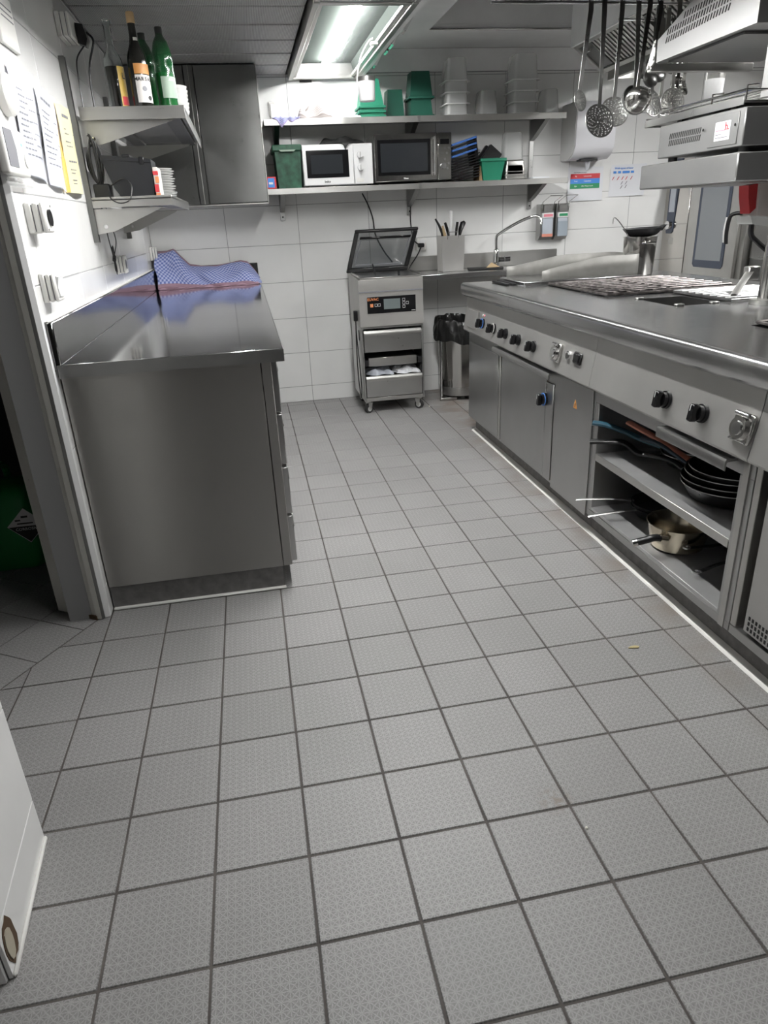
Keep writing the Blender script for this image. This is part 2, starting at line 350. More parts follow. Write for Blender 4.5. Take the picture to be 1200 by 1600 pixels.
# ------------------------------------------------------------------ mesh helpers
class MB:
    """collects shapes; mk() turns them into one mesh object"""
    def __init__(s, T=None):
        s.v = []; s.f = []; s.uv = None; s.T = T
    def add(s, vs, fs):
        o = len(s.v)
        for p in vs:
            p = Vector(p)
            s.v.append(s.T @ p if s.T is not None else p)
        s.f += [tuple(i+o for i in f) for f in fs]
        return s
    def box(s, x0, x1, y0, y1, z0, z1, b=0.0):
        if x0 > x1: x0, x1 = x1, x0
        if y0 > y1: y0, y1 = y1, y0
        if z0 > z1: z0, z1 = z1, z0
        b = min(b, (x1-x0)*0.45, (y1-y0)*0.45, (z1-z0)*0.45)
        if b <= 0:
            vs = [(x, y, z) for x in (x0, x1) for y in (y0, y1) for z in (z0, z1)]
            return s.add(vs, [(0, 1, 3, 2), (4, 6, 7, 5), (0, 4, 5, 1), (2, 3, 7, 6), (0, 2, 6, 4), (1, 5, 7, 3)])
        bm = bmesh.new()
        bmesh.ops.create_cube(bm, size=1)
        bmesh.ops.scale(bm, vec=(x1-x0, y1-y0, z1-z0), verts=bm.verts)
        bmesh.ops.translate(bm, vec=((x0+x1)/2, (y0+y1)/2, (z0+z1)/2), verts=bm.verts)
        bmesh.ops.bevel(bm, geom=bm.edges[:], offset=b, segments=1 if b < 0.0075 else 3, affect='EDGES', profile=0.5)
        bm.verts.index_update()
        s.add([v.co.copy() for v in bm.verts], [tuple(v.index for v in f.verts) for f in bm.faces])
        bm.free()
        return s
    def cyl(s, p0, p1, r0, r1=None, n=16, cap=True):
        r1 = r0 if r1 is None else r1
        p0 = Vector(p0); p1 = Vector(p1); d = (p1-p0).normalized()
        a = d.orthogonal().normalized(); c = d.cross(a)
        vs = []
        for p, r in ((p0, r0), (p1, r1)):
            for i in range(n):
                t = 2*PI*i/n; vs.append(p + a*(r*math.cos(t)) + c*(r*math.sin(t)))
        fs = [(i, (i+1) % n, n+(i+1) % n, n+i) for i in range(n)]
        if cap: fs += [tuple(range(n-1, -1, -1)), tuple(range(n, 2*n))]
        return s.add(vs, fs)
    def tube(s, pts, r, n=8, flat=1.0, closed=False):
        pts = [Vector(p) for p in pts]; m = len(pts)
        rs = r if isinstance(r, (list, tuple)) else [r]*m
        tang = []
        for i in range(m):
            if closed: t = pts[(i+1) % m]-pts[i-1]
            else: t = pts[min(i+1, m-1)]-pts[max(i-1, 0)]
            tang.append(t.normalized())
        u = tang[0].orthogonal().normalized()
        if abs(tang[0].z) < 0.95:
            u = (Vector((0, 0, 1)) - tang[0]*tang[0].z).normalized()
        vs = []
        for i in range(m):
            u = (u - tang[i]*u.dot(tang[i])).normalized(); w = tang[i].cross(u)
            for k in range(n):
                t = 2*PI*k/n
                vs.append(pts[i] + u*(rs[i]*flat*math.cos(t)) + w*(rs[i]*math.sin(t)))
        fs = []
        for i in range(m if closed else m-1):
            j = (i+1) % m
            for k in range(n):
                fs.append((i*n+k, i*n+(k+1) % n, j*n+(k+1) % n, j*n+k))
        if not closed:
            fs += [tuple(range(n-1, -1, -1)), tuple(range((m-1)*n, m*n))]
        return s.add(vs, fs)
    def strap(s, pts, w, th):
        """flat bar following pts, its width along x"""
        n = len(pts); vs = []
        ws = w if isinstance(w, (list, tuple)) else [w]*n
        for i, p in enumerate(pts):
            p = Vector(p); t = (Vector(pts[min(i+1, n-1)])-Vector(pts[max(i-1, 0)])).normalized()
            nn = t.cross(Vector((1, 0, 0))).normalized()
            for (a, b) in ((-1, -1), (1, -1), (1, 1), (-1, 1)):
                vs.append(p+Vector((a*ws[i], 0, 0))+nn*(b*th))
        fs = [(i*4+k, i*4+(k+1) % 4, i*4+4+(k+1) % 4, i*4+4+k) for i in range(n-1) for k in range(4)]
        return s.add(vs, fs+[(3, 2, 1, 0), tuple(range(4*n-4, 4*n))])
    def lathe(s, prof, c=(0, 0, 0), n=24, M=None, close=False):
        c = Vector(c); vs = []; m = len(prof)
        for (r, z) in prof:
            for k in range(n):
                t = 2*PI*k/n; p = Vector((max(r, 1e-5)*math.cos(t), max(r, 1e-5)*math.sin(t), z))
                vs.append((M @ p if M is not None else p) + c)
        fs = [(i*n+k, i*n+(k+1) % n, ((i+1) % m)*n+(k+1) % n, ((i+1) % m)*n+k) for i in range(m if close else m-1) for k in range(n)]
        return s.add(vs, fs)
    def prism(s, poly, axis, a, b):
        """poly in the two other axes (in xyz order), extruded along axis from a to b"""
        n = len(poly); vs = []
        for t in (a, b):
            for (p, q) in poly:
                vs.append({'x': (t, p, q), 'y': (p, t, q), 'z': (p, q, t)}[axis])
        fs = [(i, (i+1) % n, n+(i+1) % n, n+i) for i in range(n)] + [tuple(range(n-1, -1, -1)), tuple(range(n, 2*n))]
        return s.add(vs, fs)
    def grid(s, fn, nu, nv, uv=True):
        o = len(s.v)
        vs = [fn(i/nu, j/nv) for j in range(nv+1) for i in range(nu+1)]
        fs = [(j*(nu+1)+i, j*(nu+1)+i+1, (j+1)*(nu+1)+i+1, (j+1)*(nu+1)+i) for j in range(nv) for i in range(nu)]
        s.add(vs, fs)
        if uv:
            s.uv = s.uv or {}
            for j in range(nv+1):
                for i in range(nu+1): s.uv[o+j*(nu+1)+i] = (i/nu, j/nv)
        return s
    def mesh(s, name, off=(0, 0, 0), smooth=38, recalc=True):
        me = bpy.data.meshes.new(name)
        off = Vector(off)
        me.from_pydata([v-off for v in s.v], [], s.f)
        if recalc:
            bm = bmesh.new(); bm.from_mesh(me)
            bmesh.ops.recalc_face_normals(bm, faces=bm.faces)
            bm.to_mesh(me); bm.free()
        if s.uv:
            l = me.uv_layers.new(name='uv')
            for lp in me.loops:
                l.data[lp.index].uv = s.uv.get(lp.vertex_index, (0, 0))
        if smooth:
            me.polygons.foreach_set('use_smooth', [True]*len(me.polygons))
            me.set_sharp_from_angle(angle=math.radians(smooth))
        me.update()
        return me
OFF = {}
def props(o, label=None, cat=None, group=None, kind=None):
    if label: o['label'] = label
    if cat: o['category'] = cat
    if group: o['group'] = group
    if kind: o['kind'] = kind
    return o
def thing(name, label, cat, loc=(0, 0, 0), group=None, kind=None, local=False):
    o = bpy.data.objects.new(name, None); COL.objects.link(o)
    o.location = loc; o.empty_display_size = 0.05
    OFF[o.name] = Vector((0, 0, 0)) if local else Vector(loc)
    return props(o, label, cat, group, kind)
def part(name, m, material, parent, label=None, smooth=38, kind=None):
    """a mesh part (or sub-part) of parent; shapes were given in world space unless the thing is local"""
    off = OFF[parent.name]
    me = m.mesh(name, off, smooth) if isinstance(m, MB) else m
    me.materials.clear(); me.materials.append(MATS[material])
    o = bpy.data.objects.new(name, me); COL.objects.link(o)
    o.parent = parent; OFF[o.name] = off
    return props(o, label, None, None, kind)
def single(name, m, material, label, cat, group=None, kind=None, smooth=38):
    lo = [min(v[i] for v in m.v) for i in range(3)]; hi = [max(v[i] for v in m.v) for i in range(3)]
    base = Vector(((lo[0]+hi[0])/2, (lo[1]+hi[1])/2, lo[2]))
    me = m.mesh(name, base, smooth); me.materials.append(MATS[material])
    o = bpy.data.objects.new(name, me); COL.objects.link(o); o.location = base
    OFF[o.name] = base
    return props(o, label, cat, group, kind)
def struct(name, m, material, smooth=38, label=None):
    me = m.mesh(name, (0, 0, 0), smooth); me.materials.append(MATS[material])
    o = bpy.data.objects.new(name, me); COL.objects.link(o)
    OFF[o.name] = Vector((0, 0, 0)); o['kind'] = 'structure'
    if label: o['label'] = label
    return o
def share(name, me, parent, loc, rotz=0.0):
    o = bpy.data.objects.new(name, me); COL.objects.link(o)
    o.parent = parent; o.location = Vector(loc)-OFF[parent.name]; o.rotation_euler = (0, 0, rotz)
    return o
def copy_tree(o, loc, rotz=None, label=None):
    def rec(src, parent):
        c = src.copy(); COL.objects.link(c); c.parent = parent
        OFF[c.name] = OFF.get(src.name, Vector((0, 0, 0)))
        for ch in src.children: rec(ch, c)
        return c
    kids = list(o.children)
    c = o.copy(); COL.objects.link(c); c.location = loc
    OFF[c.name] = OFF.get(o.name, Vector((0, 0, 0)))
    if rotz is not None: c.rotation_euler = (0, 0, rotz)
    if label: c['label'] = label
    for ch in kids: rec(ch, c)
    return c
def lettering(text, size, M, material, parent, name='lettering', depth=0.0006, align='CENTER', bold=False):
    """flat raised lettering; M places the text plane (x right, y up, z out) in the parent's build space"""
    cu = bpy.data.curves.new(name, 'FONT'); cu.body = text; cu.size = size; cu.extrude = depth
    cu.align_x = align; cu.align_y = 'CENTER'; cu.resolution_u = 2
    if bold: cu.offset = size*0.025
    tmp = bpy.data.objects.new('tmp_text', cu)
    me = bpy.data.meshes.new_from_object(tmp)
    bpy.data.objects.remove(tmp); bpy.data.curves.remove(cu)
    me.transform(M); me.transform(Matrix.Translation(-OFF[parent.name]))
    return part(name, me, material, parent)
def plane_matrix(origin, right, up):
    r = Vector(right).normalized(); u = Vector(up).normalized(); n = r.cross(u)
    m = Matrix((r, u, n)).transposed().to_4x4(); m.translation = Vector(origin)
    return m
def facing_y(x, y, z): return plane_matrix((x, y, z), (1, 0, 0), (0, 0, 1))      # seen from -y
def facing_x(x, y, z): return plane_matrix((x, y, z), (0, -1, 0), (0, 0, 1))     # seen from -x
def facing_px(x, y, z): return plane_matrix((x, y, z), (0, 1, 0), (0, 0, 1))     # seen from +x
def clip_poly(poly, p, n):
    """keep the side of the line through p where (q-p).n >= 0"""
    out = []
    for i in range(len(poly)):
        a = poly[i]; b = poly[(i+1) % len(poly)]
        da = (a[0]-p[0])*n[0]+(a[1]-p[1])*n[1]; db = (b[0]-p[0])*n[0]+(b[1]-p[1])*n[1]
        if da >= 0: out.append(a)
        if (da >= 0) != (db >= 0):
            t = da/(da-db); out.append((a[0]+(b[0]-a[0])*t, a[1]+(b[1]-a[1])*t))
    return out
def poly_area(p): return abs(sum(p[i][0]*p[(i+1) % len(p)][1]-p[(i+1) % len(p)][0]*p[i][1] for i in range(len(p))))/2

# ------------------------------------------------------------------ dimensions of the room
S = 0.203                     # floor tile pitch
XL, YB = -1.22, 4.36          # left wall, back wall
ZC = 2.165                    # ceiling over the aisle
XR, YF = 3.4, -2.8            # right wall, wall behind the photographer

# floor -------------------------------------------------------------
fl = MB().box(-3.2, XR, YF, YB+0.1, -0.06, -0.0022)
floor = struct('floor', fl, 'grout_floor')
tile_me = MB().box(-0.0991, 0.0991, -0.0991, 0.0991, -0.010, 0.0, 0.0018).mesh('floor_tile'); tile_me.materials.append(MATS['floor_tile'])
A = (-1.268, 1.362); TD = Vector((-0.535, -0.845)).normalized()      # threshold joint of the slanted doorway
TN = (-TD.y, TD.x)                                                    # points into the kitchen
if (0-A[0])*TN[0]+(0-A[1])*TN[1] < 0: TN = (-TN[0], -TN[1])
def visible_cell(x, y):
    if x > 0.86 and y < 3.3: return False
    if x < -0.66 and y > 1.55 and x > -1.3: return False
    if x > 1.5: return False
    if x < -1.33 and y < 0.0: return False
    if y < -0.55: return False
    if x < -1.6 or (x < -1.25 and y > 1.45): return False
    return True
def cut_tile(poly, name='tile'):
    m = MB().prism(poly, 'z', -0.010, 0.0)
    return part(name, m, 'floor_tile', floor, smooth=None)
for c in range(-8, 8):
    for r in range(-4, 22):
        x, y = (c+0.5)*S, (r+0.5)*S
        if not visible_cell(x, y): continue
        sq = [(x-0.0991, y-0.0991), (x+0.0991, y-0.0991), (x+0.0991, y+0.0991), (x-0.0991, y+0.0991)]
        far = any((q[0]-A[0])*TN[0]+(q[1]-A[1])*TN[1] < 0.003 for q in sq) and x < -1.2
        if y+0.1 > YB:
            sq = clip_poly(sq, (0, YB-0.002), (0, -1))
            if len(sq) > 2 and poly_area(sq) > 0.0004: cut_tile(sq)
        elif far:
            sq = clip_poly(sq, (A[0]+TN[0]*0.003, A[1]+TN[1]*0.003), TN)
            if len(sq) > 2 and poly_area(sq) > 0.0004: cut_tile(sq)
        else:
            o = share('tile', tile_me, floor, (x, y, 0))
            o.rotation_euler = (0, 0, random.choice((0, PI/2, PI, -PI/2)))
# tiles of the store room floor, laid along the slanted threshold
for i in range(-2, 5):
    for j in range(0, 4):
        u0, v0 = i*S+0.06, j*S
        cor = []
        for (du, dv) in ((0.002, 0.003), (S-0.002, 0.003), (S-0.002, S-0.002), (0.002, S-0.002)):
            u, v = u0+du, v0+dv
            cor.append((A[0]+TD.x*u-TN[0]*v, A[1]+TD.y*u-TN[1]*v))
        if min(q[0] for q in cor) < -2.0 or max(q[1] for q in cor) > 2.4: continue
        cut_tile(cor)
# tiles out of view (under the island, behind the photographer) as one sheet
m = MB()
for c in range(-6, 16):
    for r in range(-13, 21):
        x, y = (c+0.5)*S, (r+0.5)*S
        if visible_cell(x, y): continue
        m.box(x-0.0991, x+0.0991, y-0.0991, y+0.0991, -0.010, 0.0)
part('tile_field', m, 'floor_tile', floor, kind='stuff', smooth=None)
# stain and crumbs on the tiles
# walls ---------------------------------------------------------------
ROW0, ROWH, TILEW = 0.118, 0.2545, 0.504
def rows(z0, z1):
    e = [z0]; k = 0
    while ROW0+ROWH*k < z1-0.01:
        if ROW0+ROWH*k > z0+0.01: e.append(ROW0+ROWH*k)
        k += 1
    return list(zip(e, e[1:]+[z1]))
def cols(a, b, start):
    k = math.floor((a-start)/TILEW)+1; e = [a]
    while start+TILEW*k < b-0.01:
        if start+TILEW*k > a+0.01: e.append(start+TILEW*k)
        k += 1
    return list(zip(e, e[1:]+[b]))
G = 0.0016
wb = MB().box(-1.3, XR, YB+0.0015, YB+0.14, -0.02, 2.9)
wall_back = struct('wall_back', wb, 'grout_wall')
for (z0, z1) in rows(0.0, 2.17):
    for (x0, x1) in cols(XL, XR, -0.202):
        part('tile', MB().box(x0+G, x1-G, YB, YB+0.008, z0+G, z1-G, 0.0012), 'wall_tile', wall_back)
wl = MB().box(XL-0.14, XL-0.0015, 1.385, YB+0.14, -0.02, 2.9)
wall_left = struct('wall_left', wl, 'grout_wall')
for (z0, z1) in rows(0.0, ZC):
    for (y0, y1) in cols(1.39, YB, 1.50):
        part('tile', MB().box(XL-0.008, XL, y0+G, y1-G, z0+G, z1-G, 0.0012), 'wall_tile', wall_left)
# wall nib on the near side of the doorway
wn = MB().prism([(-1.40, 0.385), (-1.206, 0.385), (-1.180, 0.060), (-1.40, 0.060)], 'z', -0.02, 2.9)
wall_nib = struct('wall_near', wn, 'grout_wall')
nibM = plane_matrix((-1.1795, 0.058, 0), (-0.0785, 0.997, 0), (0, 0, 1))      # u runs away from the photographer
for (z0, z1) in rows(0.0, 2.6):
    part('tile', MB(nibM).box(0.0, 0.332, z0+G, z1-G, -0.004, 0.004, 0.001), 'wall_tile', wall_nib)
    part('tile', MB().box(-1.40, -1.207, 0.382, 0.390, z0+G, z1-G, 0.001), 'wall_tile', wall_nib)
    part('tile', MB().box(-1.42, -1.185, 0.050, 0.058, z0+G, z1-G, 0.001), 'wall_tile', wall_nib)
struct('wall_rear_left', MB().box(-1.55, -1.42, YF, 0.06, -0.02, 2.9), 'rear_white')
struct('wall_front', MB().box(-1.55, XR+0.1, YF-0.14, YF, -0.02, 2.9), 'corridor_wall')
struct('wall_right', MB().box(XR, XR+0.14, YF, YB+0.14, -0.02, 2.9), 'corridor_wall')
# store room beyond the doorway: plain dark walls
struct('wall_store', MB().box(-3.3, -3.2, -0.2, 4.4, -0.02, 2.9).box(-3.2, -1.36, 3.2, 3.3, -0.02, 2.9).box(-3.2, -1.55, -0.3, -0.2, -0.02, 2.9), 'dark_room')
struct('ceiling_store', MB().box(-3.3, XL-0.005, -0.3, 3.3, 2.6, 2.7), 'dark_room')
# broken spot at the foot of the near wall: gouged hole with crumbling rim
random.seed(3)
def blob(cu, cv, ru, rv, n, jit):
    return [(cu+ru*math.cos(2*PI*i/n)*(1+random.uniform(-jit, jit)), cv+rv*math.sin(2*PI*i/n)*(1+random.uniform(-jit, jit))) for i in range(n)]
hb = MB(nibM)
hb.prism(blob(0.036, 0.060, 0.030, 0.052, 16, 0.16), 'z', 0.0032, 0.0052)
part('broken_edge', hb, 'hole_brown', wall_nib, label='gouged hole with brown crumbling rim')
hp = MB(nibM); hp.prism(blob(0.028, 0.062, 0.018, 0.036, 12, 0.12), 'z', 0.0035, 0.0068)
part('bare_plaster', hp, 'plaster', wall_nib)
# silicone joint at the foot
part('silicone_joint', MB(nibM).box(0.0, 0.33, 0.0, 0.012, 0.003, 0.011, 0.004), 'silicone', wall_nib)

# door frame of the slanted doorway ---------------------------------
jd = Vector((-0.845, 0.535)).normalized()        # runs through the wall thickness
frame = MB()
p0 = Vector((-1.262, 1.372)); p1 = p0+jd*0.185; q1 = Vector((-1.30, 1.60)); q0 = Vector((-1.232, 1.378))
frame.prism([(p0.x, p0.y), (p1.x, p1.y), (p1.x+0.05, p1.y+0.08), (-1.236, 1.50), (-1.236, 1.386)], 'z', 0.004, 2.6)
door_1 = struct('door_1', frame, 'door_paint', label='white painted door frame, chipped along its edge')
part('frame_edge', MB().prism([(p0.x-0.004, p0.y+0.0), (-1.247, 1.366), (-1.240, 1.384), (-1.26, 1.392)], 'z', 0.003, 2.6), 'door_paint', door_1)
part('rubber_seal', MB().prism([(-1.2465, 1.3655), (-1.237, 1.369), (-1.236, 1.388), (-1.2465, 1.388)], 'z', 0.004, 2.6), 'steel_dark', door_1)
part('tile_edge_profile', MB().prism([(-1.2365, 1.372), (-1.221, 1.378), (-1.2195, 1.392), (-1.2365, 1.392)], 'z', 0.004, ZC), 'bright_plastic', door_1)
part('torn_foot', MB().prism([(p0.x-0.002, p0.y-0.006), (p0.x-0.002+jd.x*0.13, p0.y-0.006+jd.y*0.13), (p0.x+jd.x*0.13, p0.y+0.004+jd.y*0.13), (p0.x, p0.y+0.004)], 'z', 0.0, 0.016), 'hole_brown', door_1)

# ceiling -------------------------------------------------------------
ceiling = struct('ceiling', MB().box(-1.36, XR+0.1, YF-0.1, YB+0.14, 2.62, 2.74), 'steel_dark')
y = YB-0.005
while y > YF:
    y0 = max(YF, y-0.31)
    pm = MB().box(XL+0.002, -0.205, y0+0.014, y-0.014, ZC, ZC+0.02, 0.003)
    part('ribbed_panel', pm, 'ribbed_ceiling', ceiling)
    part('panel_seam', MB().box(XL+0.002, -0.205, y0-0.0135, y0+0.0135, ZC+0.006, ZC+0.022, 0.002), 'steel_hood', ceiling)
    y -= 0.31
# canopy over the cooking block: upstand on the back wall, flat soffit, raised recess
part('canopy_upstand', MB().box(0.30, XR, YB-0.012, YB-0.001, 2.172, 2.31), 'steel_hood', ceiling)
part('canopy_soffit', MB().box(0.28, XR, 3.857, YB, 2.305, 2.33).box(0.28, 0.645, YF, 3.857, 2.305, 2.33), 'steel_hood', ceiling)
part('canopy_recess', MB().box(0.645, XR, 3.859, 3.875, 2.331, 2.62).box(0.630, 0.643, YF, 3.857, 2.331, 2.62), 'steel_hood', ceiling)
part('soffit_edge', MB().box(0.64, XR, 3.848, 3.857, 2.299, 2.309, 0.003).box(0.30, 2.9, YB-0.018, YB-0.012, 2.303, 2.309), 'polished_steel', ceiling)
def hang(pts, r, n=24):
    """smooth curve through control points (Catmull-Rom)"""
    P = [Vector(q) for q in pts]; P = [P[0]*2-P[1]]+P+[P[-1]*2-P[-2]]; out = []
    for i in range(1, len(P)-2):
        for k in range(n//4+2):
            s = k/(n//4+2)
            a, b, c, d = P[i-1:i+3]
            out.append(0.5*((2*b)+(c-a)*s+(2*a-5*b+4*c-d)*s*s+(3*b-a-3*c+d)*s**3))
    out.append(P[-2]); return out
# ------------------------------------------------------------------ fluorescent luminaires
def luminaire(label, x0, x1, y0, y1, zf, group, tube):
    """long recessed fitting: two steel rails, end caps, white trough, tube and pebbled pane"""
    xm = (x0+x1)/2
    t = thing('fluorescent_luminaire', label, 'light', (xm, (y0+y1)/2, zf), group)
    part('rail', MB().box(x0, x0+0.028, y0, y1, zf, zf+0.09, 0.003).box(x0+0.028, x0+0.052, y0, y1, zf+0.012, zf+0.03, 0.002), 'steel_light', t)
    part('rail', MB().box(x1-0.028, x1, y0, y1, zf, zf+0.09, 0.003).box(x1-0.052, x1-0.028, y0, y1, zf+0.012, zf+0.03, 0.002), 'steel_light', t)
    part('end_cap', MB().box(x0+0.028, x1-0.028, y1-0.04, y1, zf+0.002, zf+0.09, 0.003), 'steel_light', t)
    part('end_cap', MB().box(x0+0.028, x1-0.028, y0, y0+0.04, zf+0.002, zf+0.09, 0.003), 'steel_light', t)
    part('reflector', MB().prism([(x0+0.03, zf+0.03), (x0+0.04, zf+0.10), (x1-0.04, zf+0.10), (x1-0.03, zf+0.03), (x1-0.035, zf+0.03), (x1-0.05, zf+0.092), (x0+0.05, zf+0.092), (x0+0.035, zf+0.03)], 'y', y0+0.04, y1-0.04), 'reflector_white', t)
    part('tube', MB().cyl((xm, y0+0.09, zf+0.062), (xm, y1-0.12, zf+0.062), 0.022, n=14), 'tube_light_'+tube, t)
    part('pane', MB().box(x0+0.052, x1-0.052, y0+0.04, y1-0.04, zf+0.020, zf+0.024), 'diffuser', t)
    return t
GL = 'fluorescent luminaires over the aisle'
luminaire('lit fluorescent luminaire over the aisle, against the back wall', -0.19, 0.275, 2.62, 4.345, 2.13, GL, 'wall')
luminaire('lit fluorescent luminaire over the near part of the aisle, above the camera', -0.19, 0.275, 0.85, 2.60, 2.13, GL, 'aisle')
luminaire('lit fluorescent luminaire behind the camera over the kitchen entrance', -0.19, 0.275, -0.35, 0.80, 2.13, GL, 'entrance')
# stepped trim on the canopy side of the aisle luminaires, with mirror clips
t = thing('luminaire_trim', 'stepped steel trim rail between aisle luminaire and canopy', 'trim rail', (0.33, 2.0, 2.15))
part('rail', MB().prism([(0.277, 2.14), (0.305, 2.14), (0.345, 2.20), (0.43, 2.29), (0.43, 2.305), (0.277, 2.305)], 'y', 0.85, 4.34), 'steel_hood', t)
for (ya, yb) in ((3.05, 3.13), (3.35, 3.46), (3.50, 3.60), (3.88, 3.97)):
    part('clip', MB().prism([(0.302, 2.130), (0.312, 2.124), (0.352, 2.184), (0.342, 2.190)], 'y', ya, yb), 'chrome', t)
t = thing('luminaire_vent', 'small dark vent slot at the wall end of the luminaire', 'vent', (0.0, YB-0.006, 2.10))
part('slot', MB().box(-0.115, -0.035, YB-0.012, YB-0.002, 2.122, 2.142), 'matte_black', t)

# extractor filter bank hanging in the canopy, with its strip light
FX0, FZ0, FX1, FZ1 = 1.43, 2.145, 1.60, 2.025
t = thing('extractor_filter', 'slanted steel grease filter bank with slats hanging under the canopy', 'filter', (1.5, 2.3, 2.02))
fdir = Vector((FX1-FX0, 0, FZ1-FZ0)).normalized(); fn = Vector((fdir.z, 0, -fdir.x))
Mf = Matrix((fdir, Vector((0, 1, 0)), fn)).transposed().to_4x4(); Mf.translation = Vector((FX0, 0, FZ0))
W = math.hypot(FX1-FX0, FZ1-FZ0)
part('filter_frame', MB(Mf).box(-0.02, 0.012, 2.12, 3.53, -0.012, 0.012, 0.002).box(W-0.012, W+0.016, 2.12, 3.53, -0.012, 0.012, 0.002)
     .box(0, W, 3.50, 3.53, -0.012, 0.012, 0.002).box(0, W, 2.12, 2.15, -0.012, 0.012, 0.002).box(0, W, 2.80, 2.83, -0.012, 0.012, 0.002), 'steel_light', t)
part('back_plate', MB(Mf).box(0, W, 2.13, 3.51, -0.03, -0.025), 'steel_dark', t)
sl = MB(Mf).prism([(0.014, 0), (W-0.014, 0), (W-0.014, 0.006), (0.014, 0.006)], 'y', -0.010, 0.010)
sl = MB(Mf).box(0.012, W-0.012, -0.009, 0.009, -0.008, 0.006, 0.003).mesh('slat', OFF[t.name]); sl.materials.append(MATS['steel_light'])
y = 3.33
while y > 2.17:
    if abs(y-2.815) > 0.03:
        o = share('slat', sl, t, OFF[t.name]+Vector((0, y, 0)))
    y -= 0.036
part('closed_plate', MB(Mf).box(0.012, W-0.012, 3.36, 3.50, -0.006, 0.003, 0.002), 'steel_dark', t)
part('handle', MB(Mf).tube([(0.05, 3.40, 0.004), (0.05, 3.40, 0.02), (0.05, 3.45, 0.02), (0.05, 3.45, 0.004)], 0.004), 'chrome', t)
part('hanger', MB().box(1.40, 1.425, 2.12, 3.53, 2.14, 2.62), 'steel_hood', t)
part('hanger', MB().box(1.60, 1.93, 3.50, 3.53, 2.02, 2.62).box(1.93, 1.96, 2.12, 3.53, 1.99, 2.62), 'steel_hood', t)
luminaire('lit fluorescent luminaire in the canopy beside the slanted filter', 1.62, 1.90, 2.35, 3.48, 1.965, 'canopy luminaires', 'filter')
luminaire('lit fluorescent luminaire in the canopy over the oven side', 2.55, 2.85, 1.2, 3.4, 2.25, 'canopy luminaires', 'oven')

# ------------------------------------------------------------------ left counter
t = thing('drawer_counter', 'stainless steel drawer counter along the left wall, seen from its end', 'counter', (-0.9, 2.9, 0))
part('plinth', MB().box(-1.215, -0.590, 1.432, YB-0.01, 0.0, 0.095), 'plinth_stone', t)
part('body', MB().box(-1.216, -0.588, 1.425, YB-0.01, 0.093, 0.866, 0.002), 'steel_panel', t, label='wide brushed end panel')
part('corner_post', MB().box(-0.5865, -0.553, 1.425, 1.47, 0.095, 0.866, 0.002), 'steel_panel', t)
part('front_frame', MB().box(-0.5865, -0.556, 1.472, YB-0.01, 0.095, 0.866, 0.002), 'steel_front', t)
for k, (z0, z1) in enumerate(((0.675, 0.826), (0.485, 0.634), (0.294, 0.439), (0.101, 0.250))):
    ya = 1.445
    for j in range(5):
        yb = ya+0.56
        d = part('drawer', MB().box(-0.556, -0.533, ya, yb-0.012, z0, z1+0.035, 0.003), 'steel_front', t)
        part('finger_grip', MB().prism([(-0.556, z1+0.036), (-0.546, z1+0.036), (-0.530, z1-0.006), (-0.533, z1-0.012), (-0.533, z1+0.0), (-0.548, z1+0.03)], 'y', ya+0.004, yb-0.016), 'steel_light', d)
        ya = yb
part('silicone_joint', MB().box(-1.215, -0.585, 1.418, 1.436, 0.0, 0.008, 0.003), 'silicone', t)
top = thing('worktop', 'shiny stainless steel worktop with upstand on the drawer counter', 'worktop', (-0.87, 2.9, 0.856))
part('slab', MB().box(-1.197, -0.510, 1.400, YB-0.004, 0.868, 0.900, 0.002), 'steel_top', top)
part('front_edge', MB().box(-1.212, -0.508, 1.3985, 1.4005, 0.858, 0.8985), 'steel_front', top)
part('side_edge', MB().box(-0.510, -0.508, 1.4005, YB-0.004, 0.858, 0.8985), 'steel_front', top)
part('upstand', MB().box(-1.2195, -1.1975, 1.400, YB-0.004, 0.858, 1.030, 0.004), 'steel_top', top)
part('upstand', MB().box(-1.200, -0.515, YB-0.032, YB-0.004, 0.9005, 1.030, 0.004), 'steel_top', top)
part('silicone_joint', MB().box(-1.2195, -1.210, 1.402, YB-0.004, 1.030, 1.0325), 'silicone', top)

# checked cloth draped over the far end of the worktop
random.seed(11)
TOPS = [(-1.19, 1.135), (-1.12, 1.138), (-1.07, 1.15), (-1.03, 1.10), (-0.98, 1.045), (-0.90, 1.03), (-0.80, 1.028), (-0.70, 1.04), (-0.63, 1.052), (-0.58, 1.04), (-0.54, 0.985), (-0.505, 0.925)]
def interp(tab, x):
    for (a, va), (b, vb) in zip(tab, tab[1:]):
        if a <= x <= b: return va+(vb-va)*(x-a)/(b-a)
    return tab[0][1] if x < tab[0][0] else tab[-1][1]
def drape(u, v):
    x = -1.19+u*0.682
    zt = interp(TOPS, x)
    w = max(0, 1-u*2.6)
    yf = 4.12+0.02*math.sin(u*9)-0.03*w
    yb = 4.318-0.012*math.sin(u*14)-0.05*w*math.sin(v*3)
    s = v
    y = yf+(yb-yf)*(s**1.5)
    z = 0.905+(zt-0.905)*(1-(1-s)**1.35)
    fold = 0.016*math.sin(u*23+v*4)*math.sin(v*PI)+0.010*math.sin(u*11-v*7+1)*math.sin(v*PI)
    crease = 0.03*max(0, 1-abs(u-0.27-0.33*(1-v))*14)*math.sin(v*PI)
    return Vector((x+0.008*math.sin(v*9+u*5)*(v*(1-v)*4), y-fold-crease, z+fold*0.5))
m = MB().grid(drape, 70, 26)
m.grid(lambda u, v: Vector((-1.185+u*0.66, 4.10+0.02*math.sin(u*9)-0.02*max(0, 1-u*2.6)-0.012*math.sin(u*31)+v*0.06, 0.9035+0.006*math.sin(v*PI)*(1+math.sin(u*40)))), 60, 4)
for k in list(m.uv):
    if k >= 71*27: m.uv[k] = (m.uv[k][0], 0.03)
